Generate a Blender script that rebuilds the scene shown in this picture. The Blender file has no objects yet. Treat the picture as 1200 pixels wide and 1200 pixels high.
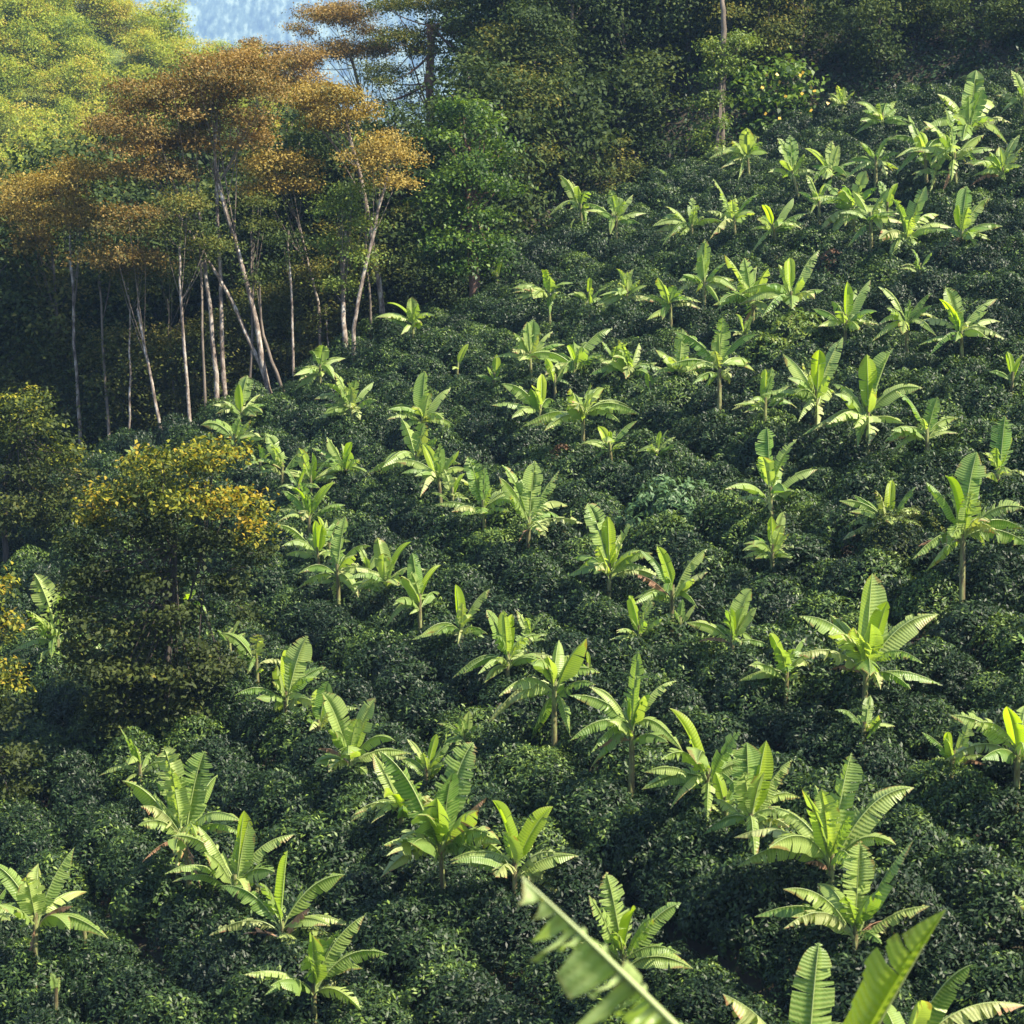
import bpy, math, random
import numpy as np
from mathutils import Vector
sc = bpy.context.scene
C = sc.collection
random.seed(7)
rng = np.random.default_rng(11)
R = math.radians

# ------------------------------------------------------------------ camera
FPX = 2400.0                       # focal length in pixels of the 1200 px photograph
PITCH = math.atan(500 / FPX)       # the horizon lies 500 px above the centre
cam = bpy.data.cameras.new('camera'); camo = bpy.data.objects.new('camera', cam); C.objects.link(camo)
cam.sensor_width = 36; cam.lens = 36 * FPX / 1200; cam.clip_start = .2; cam.clip_end = 9000
camo.location = (0, 0, 0); camo.rotation_euler = (math.pi / 2 - PITCH, 0, 0)
cam.dof.use_dof = True; cam.dof.focus_distance = 68; cam.dof.aperture_fstop = 1.8
sc.camera = camo
# ------------------------------------------------------------------ light
SUN_EL, SUN_AZ = 55, 106            # azimuth measured from the view direction towards the right
w = bpy.data.worlds.new('World'); sc.world = w; w.use_nodes = True
nt = w.node_tree; bg = nt.nodes['Background']
sky = nt.nodes.new('ShaderNodeTexSky'); sky.sky_type = 'NISHITA'; sky.sun_disc = False
sky.sun_elevation = R(SUN_EL); sky.sun_rotation = R(SUN_AZ)
nt.links.new(sky.outputs[0], bg.inputs[0]); bg.inputs[1].default_value = .10
sl = bpy.data.lights.new('sun', 'SUN'); so = bpy.data.objects.new('sun', sl); C.objects.link(so)
sl.energy = 4.9; sl.angle = R(.6); sl.color = (1, .90, .72)
sd = Vector((math.sin(R(SUN_AZ)) * math.cos(R(SUN_EL)), math.cos(R(SUN_AZ)) * math.cos(R(SUN_EL)), math.sin(R(SUN_EL))))
so.rotation_euler = sd.to_track_quat('Z', 'Y').to_euler()
vs = sc.view_settings; vs.view_transform = 'Standard'; vs.look = 'None'; vs.gamma = 1; vs.use_curve_mapping = False
vs.exposure = 1.5
sc.cycles.volume_bounces = 0
sc.cycles.max_bounces = 8; sc.cycles.transparent_max_bounces = 8

# ------------------------------------------------------------------ pixel <-> world helpers
cp, sp = math.cos(PITCH), math.sin(PITCH)
def P(px, py, Z):
    """the point seen at photo pixel (px, py) at depth Z"""
    X = (px - 600) / FPX * Z; D = (py - 600) / FPX * Z
    return np.array((X, Z * cp - D * sp, -D * cp - Z * sp))
def proj(X, Y, z):
    Z = Y * cp - z * sp; D = -z * cp - Y * sp
    return 600 + FPX * X / Z, 600 + FPX * D / Z, Z
PA, PB, PC = .2907, .1688, -25.43      # field plane z = PA*x + PB*y + PC
def onfield(px, py, h=0.0):
    d = P(px, py, 1.0)
    k = (PC + h) / (d[2] - PA * d[0] - PB * d[1])
    return d * k, k
EDGE = [(-300, 640), (-60, 600), (60, 560), (130, 545), (200, 528), (320, 480), (440, 408), (555, 380), (615, 315), (680, 262),
        (740, 225), (830, 212), (960, 152), (1100, 120), (1210, 104), (1420, 75), (2100, 10)]
_e = [onfield(x, y)[0] for x, y in EDGE]
ET = np.array([p[0] / p[1] for p in _e]); EY = np.array([p[1] for p in _e])
def sstep(x, a, b):
    t = np.clip((x - a) / (b - a), 0, 1); return t * t * (3 - 2 * t)
def terrain(X, Y):
    X = np.asarray(X, float); Y = np.asarray(Y, float)
    t = X / np.maximum(Y, 5)
    Ye = np.interp(t, ET, EY); d = np.maximum(0, Y - Ye)
    zp = PA * np.clip(X, -75, 85) + PB * np.minimum(Y, Ye) + PC
    L = np.interp(d, [0, 60, 120, 200, 400], [0, -1.5, -14, -28, -30])
    Rr = np.interp(d, [0, 10, 55, 90, 400], [0, 6, 33, 38, 10])
    wt = sstep(t, -.030, .020)
    z = zp + (1 - wt) * L + wt * Rr * (1 - sstep(Y, 420, 700))
    ridge = np.interp(X, [-260, -120, -60, -40, -20, 0, 20], [46, 28, 12, 3, -9, -34, -60])
    hz = ridge - .55 * np.abs(260 - Y)
    z = np.where(Y > 150, np.maximum(z, hz), z)
    z = np.where(Y > 300, np.maximum(z, -48), z)
    bank = np.where(Y < 0, -1.7, -1.7 - .69 * Y)
    z = np.maximum(z, bank)
    z = z + .18 * np.sin(X * .55 + 1.3 * np.sin(Y * .21)) * np.cos(Y * .4) 
    return z
def gz(x, y): return float(terrain(x, y))
def ground_hit(px, py):
    d = P(px, py, 1.0)
    k = 30.0
    while k < 400:
        p = d * k
        if p[2] < gz(p[0], p[1]): return p, k
        k += .25
    return d * k, k

# ------------------------------------------------------------------ materials
def mat(name): 
    m = bpy.data.materials.new(name); m.use_nodes = True
    return m, m.node_tree, m.node_tree.nodes['Principled BSDF']
def N(nt, t, **kw):
    n = nt.nodes.new(t)
    for k, v in kw.items(): setattr(n, k, v)
    return n
def ramp(nt, stops, fac, interp='LINEAR'):
    r = N(nt, 'ShaderNodeValToRGB'); cr = r.color_ramp; cr.interpolation = interp
    while len(cr.elements) < len(stops): cr.elements.new(.5)
    for e, (p, c) in zip(cr.elements, stops): e.position = p; e.color = (*c, 1)
    nt.links.new(fac, r.inputs[0]); return r.outputs[0]
def math_n(nt, op, a, b):
    n = N(nt, 'ShaderNodeMath', operation=op)
    for i, v in enumerate((a, b)):
        if isinstance(v, (int, float)): n.inputs[i].default_value = v
        else: nt.links.new(v, n.inputs[i])
    return n.outputs[0]
def leafy(name, stops, rough=.45, trans=.3, tcol=(1.3, 1.25, .6), spec=.4, vary=.25):
    """foliage: colour from the per-leaf 'tint' attribute, part of the light passes through"""
    m, nt, b = mat(name)
    a = N(nt, 'ShaderNodeAttribute', attribute_name='tint')
    oi = N(nt, 'ShaderNodeObjectInfo')
    geo = N(nt, 'ShaderNodeNewGeometry')
    nz = N(nt, 'ShaderNodeTexNoise'); nz.inputs['Scale'].default_value = .35; nz.inputs['Detail'].default_value = 2
    nt.links.new(geo.outputs['Position'], nz.inputs['Vector'])
    f = math_n(nt, 'ADD', a.outputs['Fac'], math_n(nt, 'MULTIPLY', math_n(nt, 'SUBTRACT', oi.outputs['Random'], .5), vary))
    f = math_n(nt, 'ADD', f, math_n(nt, 'MULTIPLY', math_n(nt, 'SUBTRACT', nz.outputs[0], .5), .9))
    col = ramp(nt, stops, f)
    nt.links.new(col, b.inputs['Base Color']); b.inputs['Roughness'].default_value = rough
    b.inputs['Specular IOR Level'].default_value = spec
    tr = N(nt, 'ShaderNodeBsdfTranslucent'); mx = N(nt, 'ShaderNodeMixRGB', blend_type='MULTIPLY'); mx.inputs[0].default_value = 1
    nt.links.new(col, mx.inputs[1]); mx.inputs[2].default_value = (*tcol, 1); nt.links.new(mx.outputs[0], tr.inputs[0])
    ms = N(nt, 'ShaderNodeMixShader'); ms.inputs[0].default_value = trans
    nt.links.new(b.outputs[0], ms.inputs[1]); nt.links.new(tr.outputs[0], ms.inputs[2])
    nt.links.new(ms.outputs[0], nt.nodes['Material Output'].inputs[0])
    return m
M = {}
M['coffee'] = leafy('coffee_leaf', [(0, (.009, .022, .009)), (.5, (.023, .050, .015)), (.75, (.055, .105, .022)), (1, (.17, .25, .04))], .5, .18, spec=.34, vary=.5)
M['coffee_bright'] = leafy('bright_shrub_leaf', [(0, (.06, .12, .02)), (.5, (.12, .19, .03)), (1, (.24, .28, .04))], .45, .25)
M['dry_shrub'] = leafy('dry_shrub_leaf', [(0, (.07, .05, .02)), (.5, (.14, .07, .035)), (1, (.2, .1, .05))], .7, .1)
M['blue_herb'] = leafy('soft_herb_leaf', [(0, (.05, .12, .04)), (1, (.12, .2, .075))], .5, .2)
M['rust'] = leafy('rust_foliage', [(0, (.05, .06, .015)), (.3, (.12, .105, .028)), (.65, (.23, .155, .045)), (1, (.33, .23, .07))], .6, .3, (1.2, 1.0, .5), .2)
M['gold'] = leafy('golden_foliage', [(0, (.06, .075, .018)), (.3, (.14, .125, .028)), (.65, (.27, .20, .042)), (1, (.37, .285, .07))], .6, .3, (1.2, 1.0, .5), .2)
M['olive'] = leafy('olive_foliage', [(0, (.035, .05, .014)), (.5, (.07, .095, .022)), (.8, (.13, .14, .03)), (1, (.2, .17, .04))], .7, .28, spec=.12)
M['deep'] = leafy('deep_green_foliage', [(0, (.018, .036, .013)), (.6, (.046, .075, .02)), (1, (.10, .13, .028))], .65, .25, spec=.15)
M['green'] = leafy('fresh_green_foliage', [(0, (.018, .045, .010)), (.45, (.045, .10, .016)), (1, (.19, .29, .04))], .5, .35, spec=.3)
M['lime'] = leafy('light_green_foliage', [(0, (.07, .12, .025)), (.5, (.14, .21, .035)), (1, (.27, .31, .05))], .5, .3, spec=.3)
M['hillgreen'] = leafy('hill_wood_foliage', [(0, (.07, .12, .025)), (.4, (.20, .28, .035)), (.8, (.38, .42, .05)), (1, (.42, .34, .06))], .6, .35, spec=.2, vary=.5)
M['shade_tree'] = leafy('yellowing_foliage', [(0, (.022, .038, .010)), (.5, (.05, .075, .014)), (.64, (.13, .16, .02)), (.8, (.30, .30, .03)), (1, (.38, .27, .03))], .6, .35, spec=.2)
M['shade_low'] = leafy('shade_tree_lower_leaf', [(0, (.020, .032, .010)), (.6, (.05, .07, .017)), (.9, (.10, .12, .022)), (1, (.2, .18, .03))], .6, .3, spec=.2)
M['undergrowth'] = leafy('undergrowth_leaf', [(0, (.015, .035, .014)), (.7, (.03, .065, .02)), (1, (.07, .11, .025))], .5, .15, spec=.3)
M['grass'] = leafy('meadow_grass', [(0, (.16, .22, .03)), (1, (.3, .34, .05))], .7, .2)

def banana_mat(name, c1, c2, edge, trans, rough=.36):
    m, nt, b = mat(name)
    uv = N(nt, 'ShaderNodeUVMap'); sx = N(nt, 'ShaderNodeSeparateXYZ'); nt.links.new(uv.outputs[0], sx.inputs[0])
    oi = N(nt, 'ShaderNodeObjectInfo'); geo = N(nt, 'ShaderNodeNewGeometry')
    nz = N(nt, 'ShaderNodeTexNoise'); nz.inputs['Scale'].default_value = 2.5; nz.inputs['Detail'].default_value = 3
    nt.links.new(geo.outputs['Position'], nz.inputs['Vector'])
    # side veins: fine ribs running out from the midrib
    wv = N(nt, 'ShaderNodeTexWave', wave_type='BANDS', bands_direction='X'); wv.inputs['Scale'].default_value = 9
    wv.inputs['Distortion'].default_value = 1.5; wv.inputs['Detail'].default_value = 2
    nt.links.new(uv.outputs[0], wv.inputs['Vector'])
    f = math_n(nt, 'ADD', math_n(nt, 'MULTIPLY', oi.outputs['Random'], .55), math_n(nt, 'MULTIPLY', nz.outputs[0], .45))
    f = math_n(nt, 'ADD', f, math_n(nt, 'MULTIPLY', math_n(nt, 'SUBTRACT', wv.outputs['Fac'], .5), .28))
    base = ramp(nt, [(.05, c1), (.95, c2)], f)
    # browned margins and tips
    ed = math_n(nt, 'ADD', math_n(nt, 'MULTIPLY', sx.outputs['X'], .55), math_n(nt, 'MULTIPLY', sx.outputs['Y'], .45))
    ed = math_n(nt, 'ADD', ed, math_n(nt, 'MULTIPLY', math_n(nt, 'SUBTRACT', nz.outputs[0], .5), .9))
    ed = math_n(nt, 'ADD', ed, math_n(nt, 'MULTIPLY', oi.outputs['Random'], .12))
    er = ramp(nt, [(.90, (0, 0, 0)), (1.0, (1, 1, 1))], ed)
    mx = N(nt, 'ShaderNodeMixRGB'); nt.links.new(er, mx.inputs[0]); nt.links.new(base, mx.inputs[1]); mx.inputs[2].default_value = (*edge, 1)
    nt.links.new(mx.outputs[0], b.inputs['Base Color']); b.inputs['Roughness'].default_value = rough
    b.inputs['Specular IOR Level'].default_value = .55
    bp = N(nt, 'ShaderNodeBump'); bp.inputs['Strength'].default_value = .35; bp.inputs['Distance'].default_value = .02
    nt.links.new(wv.outputs['Fac'], bp.inputs['Height']); nt.links.new(bp.outputs[0], b.inputs['Normal'])
    tr = N(nt, 'ShaderNodeBsdfTranslucent'); m2 = N(nt, 'ShaderNodeMixRGB', blend_type='MULTIPLY'); m2.inputs[0].default_value = 1
    nt.links.new(mx.outputs[0], m2.inputs[1]); m2.inputs[2].default_value = (1.5, 1.6, .5, 1); nt.links.new(m2.outputs[0], tr.inputs[0])
    ms = N(nt, 'ShaderNodeMixShader'); ms.inputs[0].default_value = trans
    nt.links.new(b.outputs[0], ms.inputs[1]); nt.links.new(tr.outputs[0], ms.inputs[2])
    nt.links.new(ms.outputs[0], nt.nodes['Material Output'].inputs[0])
    return m
M['leaf'] = banana_mat('banana_leaf', (.09, .21, .03), (.48, .56, .18), (.30, .24, .08), .42)
M['young'] = banana_mat('young_banana_leaf', (.28, .42, .03), (.42, .52, .04), (.30, .36, .03), .5)
M['old'] = banana_mat('ageing_banana_leaf', (.30, .38, .12), (.42, .44, .18), (.36, .20, .09), .35, .5)
M['dead'] = banana_mat('dead_banana_leaf', (.26, .14, .08), (.50, .30, .18), (.3, .16, .09), .12, .8)
m, nt, b = mat('leaf_midrib'); b.inputs['Base Color'].default_value = (.30, .38, .13, 1); b.inputs['Roughness'].default_value = .4; M['rib'] = m
M['frond'] = banana_mat('pale_near_frond', (.26, .38, .11), (.50, .58, .24), (.36, .36, .14), .4)
def bark(name, stops, sc_=(3, 3, .8), rough=.85):
    m, nt, b = mat(name)
    tc = N(nt, 'ShaderNodeNewGeometry'); mp = N(nt, 'ShaderNodeMapping'); mp.inputs['Scale'].default_value = sc_
    nt.links.new(tc.outputs['Position'], mp.inputs[0])
    nz = N(nt, 'ShaderNodeTexNoise'); nz.inputs['Scale'].default_value = 1.6; nz.inputs['Detail'].default_value = 6; nz.inputs['Roughness'].default_value = .7
    nt.links.new(mp.outputs[0], nz.inputs['Vector'])
    nt.links.new(ramp(nt, stops, nz.outputs[0]), b.inputs['Base Color']); b.inputs['Roughness'].default_value = rough
    bp = N(nt, 'ShaderNodeBump'); bp.inputs['Distance'].default_value = .03; nt.links.new(nz.outputs[0], bp.inputs['Height']); nt.links.new(bp.outputs[0], b.inputs['Normal'])
    return m
M['stem'] = bark('banana_stem', [(.3, (.06, .038, .022)), (.46, (.14, .12, .05)), (.6, (.24, .27, .09))], (6, 6, 1.5))
M['white_bark'] = bark('pale_bark', [(.38, (.06, .045, .035)), (.47, (.18, .135, .105)), (.54, (.30, .25, .20)), (.64, (.52, .48, .42))], (3, 3, 1.1))
M['grey_bark'] = bark('grey_bark', [(.3, (.06, .045, .035)), (.6, (.20, .16, .12))])
M['brown_bark'] = bark('brown_bark', [(.3, (.05, .03, .02)), (.6, (.20, .11, .07))])
M['dark_bark'] = bark('dark_bark', [(.3, (.025, .02, .016)), (.6, (.075, .06, .045))])
M['soil'] = bark('soil_and_litter', [(.3, (.022, .018, .012)), (.5, (.045, .032, .02)), (.62, (.045, .055, .02)), (.8, (.07, .08, .03))], (1.2, 1.2, 1.2), 1)
M['mountain'] = bark('distant_forest', [(.36, (.01, .025, .02)), (.5, (.08, .12, .08)), (.62, (.26, .32, .22))], (.045, .010, .022), 1)

m = M['soil']; nt = m.node_tree; b = nt.nodes['Principled BSDF']; lk = b.inputs['Base Color'].links[0].from_socket
gp = N(nt, 'ShaderNodeNewGeometry'); sy = N(nt, 'ShaderNodeSeparateXYZ'); nt.links.new(gp.outputs['Position'], sy.inputs[0])
mr = N(nt, 'ShaderNodeMapRange'); mr.inputs[1].default_value = 160; mr.inputs[2].default_value = 185; nt.links.new(sy.outputs[1], mr.inputs[0])
nz = N(nt, 'ShaderNodeTexNoise'); nz.inputs['Scale'].default_value = .4; nz.inputs['Detail'].default_value = 6; nt.links.new(gp.outputs['Position'], nz.inputs['Vector'])
mx = N(nt, 'ShaderNodeMixRGB'); nt.links.new(mr.outputs[0], mx.inputs[0]); nt.links.new(lk, mx.inputs[1])
nt.links.new(ramp(nt, [(.3, (.05, .08, .02)), (.7, (.16, .2, .04))], nz.outputs[0]), mx.inputs[2]); nt.links.new(mx.outputs[0], b.inputs['Base Color'])
# ------------------------------------------------------------------ mesh helpers
def mesh(name, verts, faces, mats, fmat=None, tint=None, uv=None, smooth=False):
    """verts (n,3); faces (m,k) int array or list of arrays with the same k"""
    me = bpy.data.meshes.new(name)
    verts = np.ascontiguousarray(verts, np.float32)
    if isinstance(faces, np.ndarray):
        k = faces.shape[1]; nf = len(faces)
        me.vertices.add(len(verts)); me.vertices.foreach_set('co', verts.ravel())
        me.loops.add(nf * k); me.loops.foreach_set('vertex_index', np.ascontiguousarray(faces, np.int32).ravel())
        me.polygons.add(nf); me.polygons.foreach_set('loop_start', np.arange(nf, dtype=np.int32) * k)
    else:
        me.from_pydata(verts.tolist(), [], faces); nf = len(faces)
    for mm in mats: me.materials.append(mm)
    if fmat is not None: me.polygons.foreach_set('material_index', np.asarray(fmat, np.int32))
    if tint is not None:
        at = me.attributes.new('tint', 'FLOAT', 'FACE'); at.data.foreach_set('value', np.ascontiguousarray(tint, np.float32))
    if uv is not None:
        ul = me.uv_layers.new(name='UVMap'); lv = np.zeros(len(me.loops), np.int32); me.loops.foreach_get('vertex_index', lv)
        ul.data.foreach_set('uv', np.ascontiguousarray(np.asarray(uv, np.float32)[lv]).ravel())
    if smooth: me.polygons.foreach_set('use_smooth', np.ones(nf, bool))
    me.update(); me.validate()
    return me
def link(name, me, parent=None, loc=None):
    o = bpy.data.objects.new(name, me); C.objects.link(o)
    if parent is not None: o.parent = parent
    if loc is not None: o.location = loc
    return o
def tag(o, label=None, cat=None, group=None, kind=None):
    if label: o['label'] = label
    if cat: o['category'] = cat
    if group: o['group'] = group
    if kind: o['kind'] = kind
    return o
def unit(v): return v / (np.linalg.norm(v, axis=-1, keepdims=True) + 1e-9)
def cards(cen, nrm, length, width, tint, fold=.18):
    """leaf-shaped folded quads: base, left, tip, right"""
    n = len(cen)
    r = unit(rng.normal(size=(n, 3)))
    t = unit(np.cross(nrm, r)); s = np.cross(nrm, t)
    L = length[:, None]; W = width[:, None]
    t = unit(t + np.array((0, 0, -.35)))
    v = np.empty((n, 4, 3))
    v[:, 0] = cen - t * L * .5; v[:, 2] = cen + t * L * .5 - nrm * L * .12
    v[:, 1] = cen + s * W * .5 + nrm * W * fold; v[:, 3] = cen - s * W * .5 + nrm * W * fold
    f = np.arange(n * 4).reshape(n, 4)
    return v.reshape(-1, 3), f, tint
def tube(path, radii, sides=7):
    path = np.asarray(path, float); n = len(path); radii = np.asarray(radii, float)
    vs_, fs = [], []
    T = np.gradient(path, axis=0); T = unit(T)
    ref = np.array((.3, .9, .1)); 
    for i in range(n):
        a = unit(np.cross(T[i], ref)); bb = np.cross(T[i], a)
        ang = np.linspace(0, 2 * math.pi, sides, endpoint=False)
        vs_.append(path[i] + radii[i] * (np.cos(ang)[:, None] * a + np.sin(ang)[:, None] * bb))
    for i in range(n - 1):
        for j in range(sides):
            k = (j + 1) % sides
            fs.append((i * sides + j, i * sides + k, (i + 1) * sides + k, (i + 1) * sides + j))
    return np.concatenate(vs_), np.array(fs)
def joinm(parts):
    V, F, o = [], [], 0
    for v, f in parts: V.append(v); F.append(f + o); o += len(v)
    return np.concatenate(V), np.concatenate(F)
def bez(a, b, c, n):
    t = np.linspace(0, 1, n)[:, None]
    return (1 - t) ** 2 * a + 2 * t * (1 - t) * b + t * t * c

# ------------------------------------------------------------------ the ground, hill and mountain
def axis(segs):
    out = []
    for a, b, st in segs: out += list(np.arange(a, b, st))
    out.append(segs[-1][1]); return np.array(out, float)
gx = axis([(-2900, -400, 125), (-400, -90, 12), (-90, 90, 1.2), (90, 400, 12), (400, 2900, 125)])
gy = axis([(-120, -20, 20), (-20, 30, 2), (30, 170, 1.2), (170, 330, 5), (330, 4600, 90)])
GX, GY = np.meshgrid(gx, gy); GZ = terrain(GX, GY)
nx, ny = len(gx), len(gy)
idx = np.arange(nx * ny).reshape(ny, nx)
F = np.stack([idx[:-1, :-1], idx[:-1, 1:], idx[1:, 1:], idx[1:, :-1]], -1).reshape(-1, 4)
g = link('ground', mesh('ground', np.stack([GX, GY, GZ], -1).reshape(-1, 3), F, [M['soil']], smooth=True)); tag(g, kind='structure')
# mountain far behind
mx_ = np.linspace(-2600, 2600, 260); my_ = np.linspace(2700, 4600, 110)
X, Y = np.meshgrid(mx_, my_)
def fbm(X, Y, s, oct=5):
    z = 0; a = 1
    for k in range(oct):
        z = z + a * np.sin(X / s * (1.9 ** k) + 1.7 * k + 1.3 * np.sin(Y / s * 1.6 ** k + k)) * np.cos(Y / s * (1.7 ** k) + 2.1 * k + np.sin(X / s * 1.3 ** k)); a *= .55
    return z
Z = -60 + 345 * sstep(Y, 3500, 4250) + fbm(X, Y, 170) * 20 + rng.normal(0, 3.5, X.shape)
nx, ny = len(mx_), len(my_); idx = np.arange(nx * ny).reshape(ny, nx)
F = np.stack([idx[:-1, :-1], idx[:-1, 1:], idx[1:, 1:], idx[1:, :-1]], -1).reshape(-1, 4)
tag(link('mountain', mesh('mountain', np.stack([X, Y, Z], -1).reshape(-1, 3), F, [M['mountain']], smooth=True)), kind='structure')
# grassy rise seen through the gap under the orange crowns
X, Y = np.meshgrid(np.linspace(-110, 60, 60), np.linspace(380, 560, 30))
Z = -50 + 37 * sstep(Y, 380, 520) * (1 - .5 * sstep(Y, 525, 560)) * (1 - sstep(X, 0, 40)) + fbm(X, Y, 40, 3) * .8
idx = np.arange(60 * 30).reshape(30, 60)
F = np.stack([idx[:-1, :-1], idx[:-1, 1:], idx[1:, 1:], idx[1:, :-1]], -1).reshape(-1, 4)
tag(link('meadow', mesh('meadow', np.stack([X, Y, Z], -1).reshape(-1, 3), F, [M['grass']], tint=rng.random(len(F)) * .6 + .2)), kind='structure')

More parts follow.
